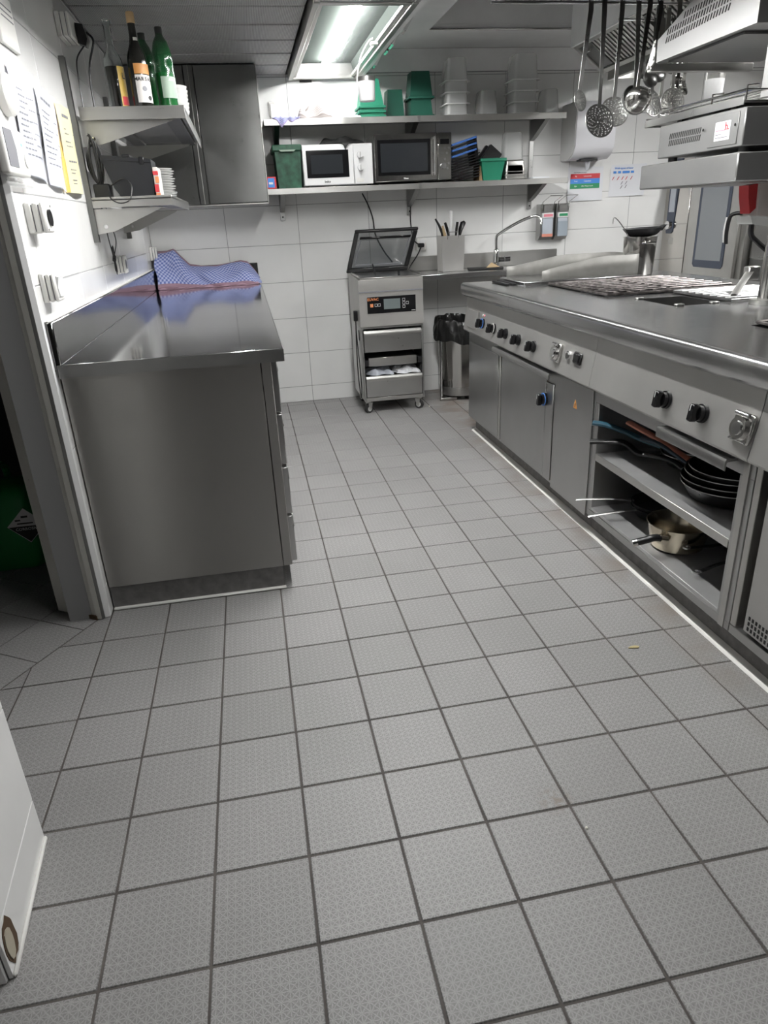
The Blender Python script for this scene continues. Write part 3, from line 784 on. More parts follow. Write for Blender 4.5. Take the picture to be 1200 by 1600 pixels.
o = single('checked_cloth', m, 'check_cloth', 'blue and white checked cloth with pinkish hem draped at the end of the worktop', 'cloth', smooth=80)
o.modifiers.new('thickness', 'SOLIDIFY').thickness = 0.0025

# ------------------------------------------------------------------ wall shelves above the left counter
def wall_shelf(label, x1, y0, y1, z, lip):
    t = thing('wall_shelf', label, 'shelf', (XL+0.2, (y0+y1)/2, z))
    part('board', MB().box(XL+0.026, x1, y0, y1, z-0.006, z, 0.001), 'steel', t)
    part('lip', MB().box(XL+0.026, x1, y0, y0+0.005, z-lip, z+0.008, 0.001), 'steel_light', t)
    part('lip', MB().box(x1-0.005, x1, y0+0.005, y1, z-lip, z+0.008, 0.001), 'steel', t)
    part('stiffener', MB().box(x1-0.10, x1-0.03, y0+0.01, y1-0.01, z-0.022, z-0.0065, 0.002), 'steel_dark', t)
    part('stiffener', MB().box(XL+0.08, XL+0.14, y0+0.01, y1-0.01, z-0.022, z-0.0065, 0.002), 'steel_dark', t)
    for yb in (y0+0.03, y1-0.22):
        b = part('bracket', MB().prism([(XL+0.012, z-0.036), (x1-0.05, z-0.036), (x1-0.06, z-0.045), (XL+0.09, z-0.125), (XL+0.012, z-0.135)], 'y', yb, yb+0.004), 'steel_light', t)
        part('bolt', MB().cyl((XL+0.06, yb-0.003, z-0.105), (XL+0.06, yb, z-0.105), 0.008, n=10), 'chrome', b)
    return t
wall_shelf('upper steel wall shelf with bottles above the left counter', -0.775, 2.475, 3.74, 1.738, 0.040)
wall_shelf('lower steel wall shelf with black box above the left counter', -0.872, 2.385, 3.42, 1.400, 0.032)
for (yy, lab) in ((2.42, 'slotted vertical steel rail carrying the near ends of the left shelves'), (3.36, 'slotted vertical steel rail behind the black box on the left wall')):
    t = thing('shelf_rail', lab, 'shelf rail', (XL+0.012, yy, 1.23))
    part('upright', MB().box(XL+0.001, XL+0.022, yy-0.016, yy-0.009, 1.235, 1.91).box(XL+0.001, XL+0.022, yy+0.009, yy+0.016, 1.235, 1.91).box(XL+0.001, XL+0.006, yy-0.009, yy+0.009, 1.235, 1.91), 'steel_dark', t)
    sm = MB()
    for k in range(26): sm.box(XL+0.0058, XL+0.0075, yy-0.005, yy+0.005, 1.25+k*0.025, 1.262+k*0.025)
    part('slot_row', sm, 'matte_black', t)

# bottles ---------------------------------------------------------
ZS = 1.7385
def arc_label(cx, cy, r, z0, z1, a0, a1, n=10):
    m = MB()
    vs = []; fs = []
    for i in range(n+1):
        a = math.radians(a0+(a1-a0)*i/n)
        for (rr, zz) in ((r, z0), (r, z1)):
            vs.append((cx+rr*math.cos(a), cy+rr*math.sin(a), zz))
    fs = [(2*i, 2*i+2, 2*i+3, 2*i+1) for i in range(n)]
    return m.add(vs, fs)
def curved_text(text, size, cx, cy, r, z, a, material, parent):
    # each letter is its own small flat plate turned around the bottle
    wd = size*0.72; n = len(text); out = []
    cu_parts = []
    for i, ch in enumerate(text):
        ang = math.radians(a)+((i-(n-1)/2)*wd)/r
        p = Vector((cx+(r+0.0006)*math.cos(ang), cy+(r+0.0006)*math.sin(ang), z))
        M = plane_matrix(p, (-math.sin(ang), math.cos(ang), 0), (0, 0, 1))
        lettering(ch, size, M, material, parent, name='letter', bold=True, depth=0.0003)
# clear bottle with dark drink
cx, cy = -1.045, 2.60
t = thing('glass_bottle', 'clear glass bottle, half full of dark drink, with yellow label', 'bottle', (cx, cy, ZS))
part('glass', MB().lathe([(0.0, ZS), (0.037, ZS+0.002), (0.039, ZS+0.01), (0.039, ZS+0.175), (0.036, ZS+0.195), (0.02, ZS+0.225), (0.0155, ZS+0.24), (0.0145, ZS+0.305), (0.0165, ZS+0.308), (0.0165, ZS+0.33), (0.013, ZS+0.332), (0.012, ZS+0.30), (0.0130, ZS+0.24), (0.0175, ZS+0.225), (0.0335, ZS+0.195), (0.0365, ZS+0.175), (0.0365, ZS+0.008), (0.0, ZS+0.005)], (cx, cy, 0)), 'bottle_glass', t)
part('drink', MB().lathe([(0.0, ZS+0.006), (0.035, ZS+0.008), (0.0355, ZS+0.165), (0.0, ZS+0.166)], (cx, cy, 0)), 'liquor', t)
part('label', arc_label(cx, cy, 0.0398, ZS+0.02, ZS+0.165, -65, 40), 'label_yellow', t, label='yellow label')
part('label_band', arc_label(cx, cy, 0.0402, ZS+0.024, ZS+0.056, -58, 30), 'red_print', t)
curved_text('L', 0.03, cx, cy, 0.0400, ZS+0.13, -30, 'black_print', t)
# dark wine bottle
cx, cy = -0.945, 2.575
t = thing('wine_bottle', 'dark wine bottle with tan cap and white and orange label', 'bottle', (cx, cy, ZS))
part('glass', MB().lathe([(0.0, ZS), (0.038, ZS+0.002), (0.040, ZS+0.01), (0.040, ZS+0.18), (0.037, ZS+0.20), (0.021, ZS+0.24), (0.0155, ZS+0.265), (0.0145, ZS+0.31), (0.0145, ZS+0.316)], (cx, cy, 0)), 'wine_glass_dark', t)
part('cap', MB().lathe([(0.0155, ZS+0.312), (0.0165, ZS+0.314), (0.0165, ZS+0.348), (0.015, ZS+0.351), (0.0, ZS+0.351)], (cx, cy, 0)), 'cork_cap', t)
part('label', arc_label(cx, cy, 0.0406, ZS+0.028, ZS+0.128, -110, 0), 'label_white', t, label='white label reading MARSALA')
part('label_band', arc_label(cx, cy, 0.0408, ZS+0.131, ZS+0.168, -110, 0), 'label_orange', t, label='orange label band')
curved_text('MARSALA', 0.019, cx, cy, 0.0408, ZS+0.112, -48, 'black_print', t)
part('emblem', MB().cyl((cx+0.0375*math.cos(math.radians(-62)), cy+0.0375*math.sin(math.radians(-62)), ZS+0.078), (cx+0.0408*math.cos(math.radians(-62)), cy+0.0408*math.sin(math.radians(-62)), ZS+0.078), 0.010, n=9), 'grey_print', t)
part('seal', MB().cyl((cx+0.037*math.cos(math.radians(-35)), cy+0.037*math.sin(math.radians(-35)), ZS+0.045), (cx+0.0412*math.cos(math.radians(-35)), cy+0.0412*math.sin(math.radians(-35)), ZS+0.045), 0.009, n=12), 'black_print', t)
part('neck_mark', arc_label(cx, cy, 0.0185, ZS+0.245, ZS+0.262, -90, -30, 5), 'label_white', t)
# green soda bottles
def soda(cx, cy, label, lab):
    t = thing('soda_bottle', label, 'bottle', (cx, cy, ZS), 'green soda bottles on the upper left shelf')
    part('bottle_wall', MB().lathe([(0.0, ZS+0.006), (0.022, ZS), (0.041, ZS+0.006), (0.042, ZS+0.03), (0.040, ZS+0.05), (0.042, ZS+0.07), (0.042, ZS+0.16), (0.040, ZS+0.175), (0.0425, ZS+0.19), (0.040, ZS+0.225), (0.029, ZS+0.265), (0.016, ZS+0.287), (0.0135, ZS+0.30)], (cx, cy, 0)), 'pet_green', t)
    part('drink', MB().lathe([(0.0, ZS+0.008), (0.039, ZS+0.01), (0.0395, ZS+0.15), (0.0, ZS+0.151)], (cx, cy, 0)), 'pet_green_bright', t)
    part('cap', MB().lathe([(0.0145, ZS+0.293), (0.0155, ZS+0.295), (0.0155, ZS+0.318), (0.0, ZS+0.319)], (cx, cy, 0), n=18), 'black_plastic', t)
    if lab:
        part('label', arc_label(cx, cy, 0.0428, ZS+0.055, ZS+0.135, -110, 10), 'soft_label', t)
        curved_text('ARO', 0.012, cx, cy, 0.0432, ZS+0.122, -50, 'white_print', t)
soda(-0.848, 2.66, 'full green soda bottle beside the stacked white bowls', True)
soda(-0.930, 2.76, 'green soda bottle standing behind the dark wine bottle', False)
# bowls
BOWL = MB().lathe([(0.0, 0.0), (0.035, 0.0), (0.04, 0.004), (0.062, 0.028), (0.066, 0.042), (0.063, 0.043), (0.058, 0.030), (0.036, 0.008), (0.0, 0.006)], n=28).mesh('white_bowl'); BOWL.materials.append(MATS['ceramic'])
for k in range(7):
    o = bpy.data.objects.new('white_bowl', BOWL); COL.objects.link(o)
    o.location = (-0.848+0.0012*(k % 3), 2.92-0.002*(k % 2), ZS+0.001+k*0.0165); o.scale = (1.12, 1.12, 1.0)
    props(o, ['undermost', 'second lowest', 'third lowest', 'middle', 'third highest', 'second highest', 'topmost'][k]+' white bowl in the stack behind the green soda bottle', 'bowl', 'stacked white bowls on the upper left shelf')

# lower shelf: black box, plates, adapter and cables
ZT = 1.4005
t = thing('black_box', 'black plastic tool case leaning on the lower left shelf', 'box', (-1.04, 2.5, ZT))
part('case', MB().prism([(-1.075, ZT), (-0.948, ZT), (-0.940, ZT+0.03), (-0.938, ZT+0.146), (-1.130, ZT+0.166), (-1.136, ZT+0.155), (-1.10, ZT+0.04)], 'y', 2.425, 2.60), 'charcoal_plastic', t)
part('lid_seam', MB().prism([(-1.128, ZT+0.148), (-0.938, ZT+0.131), (-0.938, ZT+0.133), (-1.128, ZT+0.150)], 'y', 2.4235, 2.426), 'black_gloss', t)
part('latch', MB().box(-0.985, -0.965, 2.4225, 2.43, ZT+0.128, ZT+0.156, 0.002), 'black_plastic', t)
part('latch', MB().box(-1.050, -1.020, 2.4225, 2.60, ZT+0.155, ZT+0.166, 0.002), 'black_plastic', t)
t = thing('spice_packet', 'small white packet with red and orange print beside the black case', 'packet', (-0.925, 2.5, ZT))
part('packet', MB().box(-0.936, -0.916, 2.42, 2.55, ZT, ZT+0.115, 0.002), 'label_white', t)
part('print', MB().box(-0.9365, -0.9155, 2.4185, 2.4205, ZT+0.085, ZT+0.10).box(-0.9365, -0.92, 2.4185, 2.4205, ZT+0.02, ZT+0.05), 'red_print', t)
part('print', MB().box(-0.93, -0.9155, 2.4185, 2.4205, ZT+0.055, ZT+0.08).box(-0.935, -0.9175, 2.4185, 2.4205, ZT+0.004, ZT+0.016), 'orange_print', t)
PLATE = MB().lathe([(0.0, 0.0), (0.042, 0.0), (0.048, 0.003), (0.075, 0.012), (0.076, 0.014), (0.073, 0.0145), (0.046, 0.006), (0.0, 0.004)], n=28).mesh('white_plate'); PLATE.materials.append(MATS['ceramic'])
for k in range(12):
    o = bpy.data.objects.new('white_plate', PLATE); COL.objects.link(o)
    o.location = (-0.950+0.004*math.sin(k*2.1), 2.70+0.003*math.cos(k*1.7), ZT+0.0005+k*0.0102)
    props(o, 'small white plate, number %s from below in the stack beside the black case' % ['one', 'two', 'three', 'four', 'five', 'six', 'seven', 'eight', 'nine', 'ten', 'eleven', 'twelve'][k], 'plate', 'stacked plates on the lower left shelf')
single('glass_dish', MB().lathe([(0.0, 0.0), (0.022, 0.0), (0.035, 0.02), (0.042, 0.040), (0.040, 0.040), (0.033, 0.021), (0.02, 0.003), (0.0, 0.003)], (-0.925, 2.90, ZT+0.0005)), 'clear_glass', 'small clear glass dish behind the stacked plates', 'dish')
t = thing('power_adapter', 'black power adapter with coiled cable on the lower left shelf', 'adapter', (-1.14, 2.46, ZT))
part('block', MB().box(-1.186, -1.122, 2.43, 2.52, ZT, ZT+0.06, 0.004), 'black_plastic', t)
for q in range(3):
    pts = [(-1.166+(0.016+0.004*q)*math.sin(a)+0.006*(q-1)*math.cos(a*0.5), 2.440+0.010*q, ZT+0.155-0.01*q+(0.085-0.006*q)*math.cos(a)+0.012*math.sin(2*a)) for a in [2*PI*k/28 for k in range(28)]]
    part('cable', MB().tube(pts, 0.0048, 6, closed=True), 'black_plastic', t)
part('cable', MB().tube(hang([(-1.115, 2.425, ZT+0.05), (-1.06, 2.415, ZT+0.075), (-1.03, 2.41, ZT+0.05), (-1.04, 2.375, ZT-0.005), (-1.08, 2.37, ZT-0.018), (-1.115, 2.378, ZT+0.0), (-1.12, 2.41, ZT+0.03)], 0), 0.0022, 6), 'black_plastic', t)
# wall sockets and switches on the left wall -----------------------
def wall_device(name, label, cat, y, z, w, h, depth, group=None):
    t = thing(name, label, cat, (XL, y, z-h/2), group)
    part('frame', MB().box(XL+0.0005, XL+depth*0.35, y-w/2, y+w/2, z-h/2, z+h/2, 0.003), 'white_plastic', t)
    part('frame', MB().box(XL+depth*0.35+0.003, XL+depth*0.7, y-w/2+0.002, y+w/2-0.002, z-h/2+0.002, z+h/2-0.002, 0.003), 'white_plastic', t)
    part('faceplate', MB().box(XL+depth*0.7+0.003, XL+depth, y-w/2+0.001, y+w/2-0.001, z-h/2+0.001, z+h/2-0.001, 0.005), 'white_plastic', t)
    part('joint', MB().box(XL+0.0005, XL+depth*0.72+0.004, y-w/2+0.006, y+w/2-0.006, z-h/2+0.006, z+h/2-0.006), 'grey_print', t)
    return t
t = wall_device('wall_socket', 'white surface socket high on the left wall with a black plug in it', 'socket', 2.56, 2.03, 0.16, 0.085, 0.055)
part('well', MB().cyl((XL+0.0535, 2.60, 2.03), (XL+0.056, 2.60, 2.03), 0.03, n=20), 'black_plastic', t)
p = thing('power_plug', 'black power plug with two hanging cables in the upper left socket', 'plug', (XL+0.06, 2.60, 1.98))
part('plug_body', MB().prism([(XL+0.0565, 2.055), (XL+0.085, 2.05), (XL+0.095, 2.00), (XL+0.085, 1.975), (XL+0.0565, 1.985)], 'y', 2.575, 2.63), 'black_plastic', p)
part('cable', MB().tube(hang([(XL+0.078, 2.60, 1.985), (XL+0.04, 2.58, 1.93), (XL+0.035, 2.56, 1.85), (XL+0.035, 2.55, 1.745)], 0), 0.003, 6), 'black_plastic', p)
part('cable', MB().tube(hang([(XL+0.09, 2.61, 2.03), (XL+0.11, 2.62, 2.0), (XL+0.085, 2.60, 1.92), (XL+0.075, 2.59, 1.85), (XL+0.075, 2.58, 1.745)], 0), 0.0045, 6), 'black_plastic', p)
t = wall_device('wall_socket', 'white square wall unit with round black cap on the left wall', 'socket', 1.50, 1.322, 0.085, 0.085, 0.055)
part('cap', MB().cyl((XL+0.054, 1.505, 1.322), (XL+0.060, 1.505, 1.322), 0.024, n=20), 'black_gloss', t)
for s in (-1, 1): part('screw', MB().cyl((XL+0.054, 1.505+0.033*s, 1.322+0.033*s), (XL+0.057, 1.505+0.033*s, 1.322+0.033*s), 0.003, n=8), 'steel', t)
t = wall_device('light_switch', 'white rocker light switch just above the near end of the upstand', 'switch', 1.488, 1.125, 0.082, 0.085, 0.045)
part('rocker', MB().prism([(XL+0.044, 1.095), (XL+0.051, 1.098), (XL+0.047, 1.125), (XL+0.055, 1.155), (XL+0.044, 1.158)], 'y', 1.46, 1.516), 'bright_plastic', t)
for (yy, lab) in ((2.86, 'white wall socket beside the hanging black cable bundle'), (4.24, 'white wall socket in the corner behind the checked cloth')):
    t = wall_device('wall_socket', lab, 'socket', yy, 1.125, 0.082, 0.085, 0.045)
    part('well', MB().cyl((XL+0.0435, yy, 1.125), (XL+0.0462, yy, 1.125), 0.022, n=18), 'grey_print', t)
t = thing('cable_bundle', 'black cable tied in a small bundle below the lower left shelf', 'cable', (XL+0.03, 2.7, 1.06))
part('cable', MB().tube(hang([(XL+0.03, 2.56, 1.39), (XL+0.03, 2.58, 1.27), (XL+0.03, 2.63, 1.165)], 0), 0.0025, 6), 'black_plastic', t)
part('cable', MB().tube(hang([(XL+0.04, 2.60, 1.39), (XL+0.04, 2.68, 1.29), (XL+0.04, 2.71, 1.23), (XL+0.03, 2.64, 1.165)], 0), 0.0025, 6), 'black_plastic', t)
for (dy, dz, s) in ((0.012, 0.055, 1), (-0.012, 0.05, 1), (0.012, -0.06, 1), (-0.014, -0.055, 1), (0.0, -0.07, 1)):
    pts = [(XL+0.03, 2.645+dy*math.sin(a)+dy*(1-math.cos(a))*0.5, 1.16+dz*(1-math.cos(a))*0.5) for a in [2*PI*k/20 for k in range(21)]]
    part('loop', MB().tube(pts, 0.0022, 5), 'black_plastic', t)
part('tie', MB().cyl((XL+0.03, 2.635, 1.153), (XL+0.03, 2.655, 1.168), 0.009, n=8), 'black_plastic', t)
# papers on the left wall ------------------------------------------
def sheet(name, label, quad, x, material, lines, film=True, bow=0.010, pr='grey_print', title=None):
    """quad: (y,z) of top-left, top-right, bottom-right, bottom-left"""
    q = [Vector((a, b)) for a, b in quad]
    def at(u, v, d=0.0):
        p = (q[0]*(1-u)+q[1]*u)*(1-v)+(q[3]*(1-u)+q[2]*u)*v
        return Vector((x+bow*math.sin(u*PI)*(0.4+0.6*v)+0.003*math.sin(u*7+v*5)+d, p.x, p.y))
    zc = min(b for a, b in quad)
    t = thing(name, label, 'paper', (x, q[0].x, zc))
    m = MB().grid(lambda u, v: at(u, v), 10, 14)
    part('sheet', m, material, t, smooth=60)
    lm = MB()
    for (u0, u1, v, h) in lines:
        vs = [at(u0, v, .0012), at(u1, v, .0012), at(u1, v+h, .0012), at(u0, v+h, .0012)]
        n = 4
        for k in range(n):
            ua = u0+(u1-u0)*k/n; ub = u0+(u1-u0)*(k+0.8)/n
            lm.add([at(ua, v, .0014), at(ub, v, .0014), at(ub, v+h, .0014), at(ua, v+h, .0014)], [(0, 1, 2, 3)])
    if lines: part('print', lm, pr, t, smooth=None, kind='stuff')
    if film: part('plastic_sleeve', MB().grid(lambda u, v: at(u*1.06-0.03, v*1.04-0.02, 0.005+0.003*math.sin(v*15+u*8)), 12, 16), 'plastic_film', t, smooth=70)
    return t
rl = []
for k in range(12):
    rl.append((0.12+0.04*(k % 2), 0.42+0.08*((k*7) % 3), 0.18+k*0.055, 0.016))
    if k % 2: rl.append((0.55, 0.85, 0.18+k*0.055, 0.012))
sheet('recipe_sheet', 'white printed list in a crumpled plastic sleeve, leftmost on the left wall', [(1.595, 1.735), (1.855, 1.750), (1.80, 1.432), (1.575, 1.448)], XL+0.006, 'paper', rl)
rl = [(0.15, 0.75, 0.09, 0.03)]+[(0.12, 0.6-0.1*(k % 3), 0.22+k*0.06, 0.014) for k in range(10)]+[(0.7, 0.85, 0.28+k*0.12, 0.012) for k in range(5)]
sheet('recipe_sheet', 'white printed sheet in a plastic sleeve between the crumpled list and yellow sheet', [(1.865, 1.728), (2.105, 1.718), (2.04, 1.415), (1.815, 1.430)], XL+0.010, 'paper', rl)
rl = [(0.2, 0.75, 0.10, 0.035), (0.2, 0.35, 0.26, 0.012), (0.22, 0.5, 0.31, 0.012), (0.78, 0.86, 0.30, 0.012), (0.2, 0.5, 0.40, 0.014), (0.22, 0.55, 0.45, 0.012), (0.78, 0.86, 0.42, 0.012), (0.2, 0.55, 0.62, 0.022), (0.65, 0.72, 0.63, 0.02), (0.2, 0.42, 0.72, 0.014), (0.2, 0.35, 0.76, 0.012), (0.78, 0.84, 0.72, 0.012), (0.2, 0.34, 0.84, 0.014), (0.2, 0.32, 0.88, 0.012), (0.78, 0.84, 0.86, 0.012)]
t = sheet('recipe_sheet', 'pale yellow printed sheet taped beside the shelf rail', [(2.125, 1.712), (2.350, 1.722), (2.330, 1.414), (2.09, 1.416)], XL+0.010, 'yellow_paper', rl, film=False, bow=0.018)
sheet('folded_sheet', 'tan folded edge of a sheet sticking out behind the yellow sheet', [(2.095, 1.72), (2.15, 1.715), (2.12, 1.42), (2.06, 1.415)], XL+0.004, 'label_yellow', [], film=False, bow=0.006)
t = thing('wall_intercom', 'white wall terminal with grey screen, round button and green light', 'intercom', (XL, 1.42, 1.43))
part('housing', MB().box(XL+0.0005, XL+0.028, 1.315, 1.52, 1.432, 1.552, 0.008), 'white_plastic', t)
part('screen', MB().prism([(1.325, 1.452), (1.405, 1.452), (1.415, 1.50), (1.40, 1.545), (1.325, 1.545)], 'x', XL+0.028, XL+0.0295), 'grey_print', t)
part('button', MB().cyl((XL+0.028, 1.492, 1.475), (XL+0.032, 1.492, 1.475), 0.018, n=20), 'bright_plastic', t)
part('status_light', MB().cyl((XL+0.028, 1.475, 1.515), (XL+0.0305, 1.475, 1.515), 0.004, n=8), 'green_led', t)
part('tray', MB().box(XL+0.0005, XL+0.03, 1.345, 1.53, 1.405, 1.428, 0.006), 'clear_plastic', t)
t = thing('wall_dome', 'round white dome on the left wall above the intercom', 'detector', (XL, 1.50, 1.6))
part('dome', MB(Matrix.Rotation(PI/2, 4, 'Y')).lathe([(0.055, 0.0), (0.055, 0.02), (0.045, 0.032), (0.02, 0.038), (0.0, 0.039)], (0, 0, 0)), 'white_plastic', t)
for o in t.children: o.data.transform(Matrix.Translation(Vector((XL+0.001, 1.50, 1.645))+Vector((XL, 1.50, 1.6))*0)); 
for o in t.children: o.data.transform(Matrix.Translation(Vector((0, 0, 0))))
t = thing('wall_sign', 'white plastic grille plate high on the left wall at the frame edge', 'plate', (XL, 1.68, 1.80))
part('plate', MB().box(XL+0.0005, XL+0.012, 1.60, 1.775, 1.79, 1.93, 0.003), 'white_plastic', t)
part('slits', MB().box(XL+0.012, XL+0.0125, 1.64, 1.76, 1.865, 1.869).box(XL+0.012, XL+0.0125, 1.64, 1.76, 1.88, 1.884).box(XL+0.012, XL+0.0125, 1.64, 1.76, 1.895, 1.899), 'grey_print', t)

# green canister in the dark store room ------------------------------
t = thing('chemical_canister', 'dark green plastic canister with a corrosive warning label in the store room', 'canister', (-1.66, 1.97, 0))
CB = MB()
prof = [(0.0, 0.85), (0.02, 0.95), (0.10, 1.0), (0.24, 1.0), (0.30, 0.97), (0.345, 0.85), (0.365, 0.55), (0.37, 0.0)]
for k in range(len(prof)-1):
    pass
def canister_pt(u, v):
    z = interp([(0, 0.0), (0.04, 0.004), (0.10, 0.03), (0.3, 0.12), (0.6, 0.25), (0.8, 0.315), (0.9, 0.35), (1.0, 0.365)], v)
    s = interp([(0, 0.0), (0.04, 0.9), (0.10, 0.985), (0.3, 1.0), (0.6, 0.99), (0.8, 0.95), (0.9, 0.75), (1.0, 0.0)], v)
    a = 2*PI*u; ca, sa = math.cos(a), math.sin(a); e = 0.42
    return Vector((-1.68+0.125*s*math.copysign(abs(ca)**e, ca), 1.98+0.12*s*math.copysign(abs(sa)**e, sa), z))
part('jug', MB().grid(canister_pt, 36, 22, uv=False), 'canister_green', t, smooth=60)
part('handle', MB().tube(hang([(-1.68, 1.92, 0.355), (-1.68, 1.93, 0.41), (-1.68, 1.99, 0.425), (-1.68, 2.05, 0.40), (-1.68, 2.06, 0.355)], 0), 0.014, 8), 'canister_green', t)
part('cap', MB().cyl((-1.745, 1.94, 0.35), (-1.745, 1.94, 0.40), 0.03, n=16), 'black_plastic', t)
lm = part('label', MB().prism([(-1.585-0.075, 0.20), (-1.585, 0.125), (-1.585+0.075, 0.20), (-1.585, 0.275)], 'y', 1.8575, 1.8595), 'white_print', t, label='diamond corrosive warning label')
part('label_half', MB().prism([(-1.585-0.070, 0.198), (-1.585, 0.129), (-1.585+0.070, 0.198)], 'y', 1.8568, 1.8576), 'black_print', lm)
lettering('CORROSIVE', 0.017, facing_y(-1.585, 1.8562, 0.186), 'white_print', lm)
part('symbol', MB().box(-1.625, -1.605, 1.8566, 1.8576, 0.222, 0.228).box(-1.60, -1.575, 1.8566, 1.8576, 0.235, 0.243).box(-1.62, -1.56, 1.8566, 1.8576, 0.208, 0.213), 'black_print', lm)
# ------------------------------------------------------------------ hanging cabinet in the back corner
t = thing('wall_cabinet', 'tall dark stainless steel wall cabinet in the back left corner', 'cabinet', (-0.81, 4.18, 1.40))
part('body', MB().box(-1.214, -0.406, 3.99, YB-0.002, 1.404, 2.160, 0.002), 'steel_dark', t)
part('door', MB().box(-0.775, -0.409, 3.966, 3.988, 1.407, 2.157, 0.003), 'steel_cabinet', t)
d = part('door', MB().box(-1.213, -0.835, 3.966, 3.988, 1.407, 2.157, 0.003), 'steel_cabinet', t)
part('centre_strip', MB().box(-0.831, -0.806, 3.960, 3.988, 1.407, 2.157, 0.002), 'steel_cabinet', t)
part('centre_strip', MB().box(-0.803, -0.779, 3.963, 3.988, 1.407, 2.157, 0.002), 'steel_cabinet', t)
part('edge_trim', MB().box(-0.8065, -0.8025, 3.9585, 3.97, 1.407, 2.157), 'steel_light', t)
part('edge_trim', MB().box(-0.4085, -0.405, 3.965, 3.99, 1.404, 2.16), 'steel_light', t)
part('bottom_edge', MB().box(-1.213, -0.407, 3.970, YB-0.01, 1.398, 1.4035), 'steel_light', t)

# ------------------------------------------------------------------ two long shelves on the back wall
def back_shelf(label, x0, x1, yf, z, lip):
    t = thing('wall_shelf', label, 'shelf', ((x0+x1)/2, 4.18, z))
    for (a, b) in ((x0, 0.599), (0.602, x1)):
        part('board', MB().box(a, b, yf+0.003, YB-0.004, z-0.005, z, 0.001), 'steel', t)
        part('lip', MB().box(a, b, yf, yf+0.003, z-lip, z+0.0005, 0.001), 'steel_light', t)
        part('rear_edge', MB().box(a, b, YB-0.006, YB-0.002, z, z+0.02), 'steel', t)
    part('joint_cover', MB().box(0.590, 0.611, yf-0.002, yf, z-lip-0.001, z+0.001), 'steel', t)
    for xb in (-0.306, 0.599, 1.507):
        part('bracket', MB().prism([(YB-0.024, z-0.006), (yf+0.05, z-0.006), (yf+0.05, z-0.025), (YB-0.09, z-0.115), (YB-0.024, z-0.135)], 'x', xb-0.016, xb+0.016), 'steel_dark', t)
    return t
ZU, ZLo = 1.873, 1.481
back_shelf('upper steel shelf with plastic boxes on the back wall', -0.388, 1.612, 4.005, ZU, 0.036)
back_shelf('lower steel shelf with two microwaves on the back wall', -0.410, 1.645, 4.002, ZLo, 0.034)
for xb, lab in ((-0.306, 'left'), (0.599, 'middle'), (1.507, 'right')):
    t = thing('shelf_rail', 'vertical steel rail carrying the %s brackets of the back wall shelves' % lab, 'shelf rail', (xb, YB-0.01, 1.29))
    part('upright', MB().box(xb-0.015, xb+0.015, YB-0.022, YB-0.0015, 1.293, 2.0, 0.001), 'steel', t)
    part('slot_row', MB().box(xb-0.009, xb+0.009, YB-0.0235, YB-0.0215, 1.345, 1.348), 'matte_black', t)
    part('bolt', MB().cyl((xb, YB-0.024, 1.315), (xb, YB-0.022, 1.315), 0.006, n=8), 'matte_black', t)

# microwaves
t = thing('microwave', 'white microwave with two round dials on the lower back shelf', 'microwave', (0.065, 4.18, ZLo))
part('casing', MB().box(-0.165, 0.296, 4.062, 4.33, ZLo+0.010, ZLo+0.250, 0.004), 'bright_plastic', t)
part('door', MB().box(-0.163, 0.166, 4.040, 4.061, ZLo+0.012, ZLo+0.248, 0.004), 'bright_plastic', t)
w = part('window', MB().box(-0.140, 0.135, 4.037, 4.040, ZLo+0.055, ZLo+0.215, 0.002), 'black_gloss', t)
part('pane', MB().box(-0.112, 0.095, 4.0355, 4.037, ZLo+0.078, ZLo+0.188), 'glass_dark', w)
part('control_panel', MB().box(0.169, 0.294, 4.042, 4.061, ZLo+0.012, ZLo+0.248, 0.004), 'bright_plastic', t)
for zz in (0.182, 0.108):
    k = part('dial', MB().cyl((0.210, 4.022, ZLo+zz), (0.210, 4.042, ZLo+zz), 0.018, 0.020, n=24), 'bright_plastic', t)
    part('pointer', MB().box(0.207, 0.213, 4.018, 4.023, ZLo+zz-0.017, ZLo+zz+0.017, 0.001), 'steel_light', k)
part('push_button', MB().box(0.180, 0.228, 4.040, 4.042, ZLo+0.022, ZLo+0.045, 0.001), 'white_plastic', t)
for (sx) in (-0.14, 0.27): part('foot', MB().cyl((sx, 4.09, ZLo+0.001), (sx, 4.09, ZLo+0.011), 0.012, n=10), 'rubber', t)
lettering('beko', 0.020, facing_y(-0.010, 4.0395, ZLo+0.032), 'black_print', t, bold=True)
t = thing('microwave', 'stainless steel microwave with vertical bar handle on the lower back shelf', 'microwave', (0.57, 4.18, ZLo))
part('casing', MB().box(0.305, 0.826, 4.062, 4.33, ZLo+0.014, ZLo+0.298, 0.003), 'steel_light', t)
part('door', MB().box(0.306, 0.728, 4.030, 4.060, ZLo+0.016, ZLo+0.297, 0.004), 'polished_steel', t)
w = part('window', MB().box(0.325, 0.680, 4.027, 4.030, ZLo+0.052, ZLo+0.262, 0.003), 'black_gloss', t)
part('pane', MB().box(0.345, 0.660, 4.0255, 4.027, ZLo+0.072, ZLo+0.240), 'glass_dark', w)
part('handle', MB().cyl((0.703, 4.005, ZLo+0.045), (0.703, 4.005, ZLo+0.272), 0.007, n=10).cyl((0.703, 4.005, ZLo+0.06), (0.703, 4.03, ZLo+0.06), 0.005, n=8).cyl((0.703, 4.005, ZLo+0.258), (0.703, 4.03, ZLo+0.258), 0.005, n=8), 'chrome', t)
part('control_panel', MB().box(0.731, 0.825, 4.032, 4.060, ZLo+0.016, ZLo+0.297, 0.004), 'polished_steel', t)
d = part('display', MB().box(0.748, 0.808, 4.029, 4.032, ZLo+0.228, ZLo+0.258, 0.001), 'black_gloss', t)
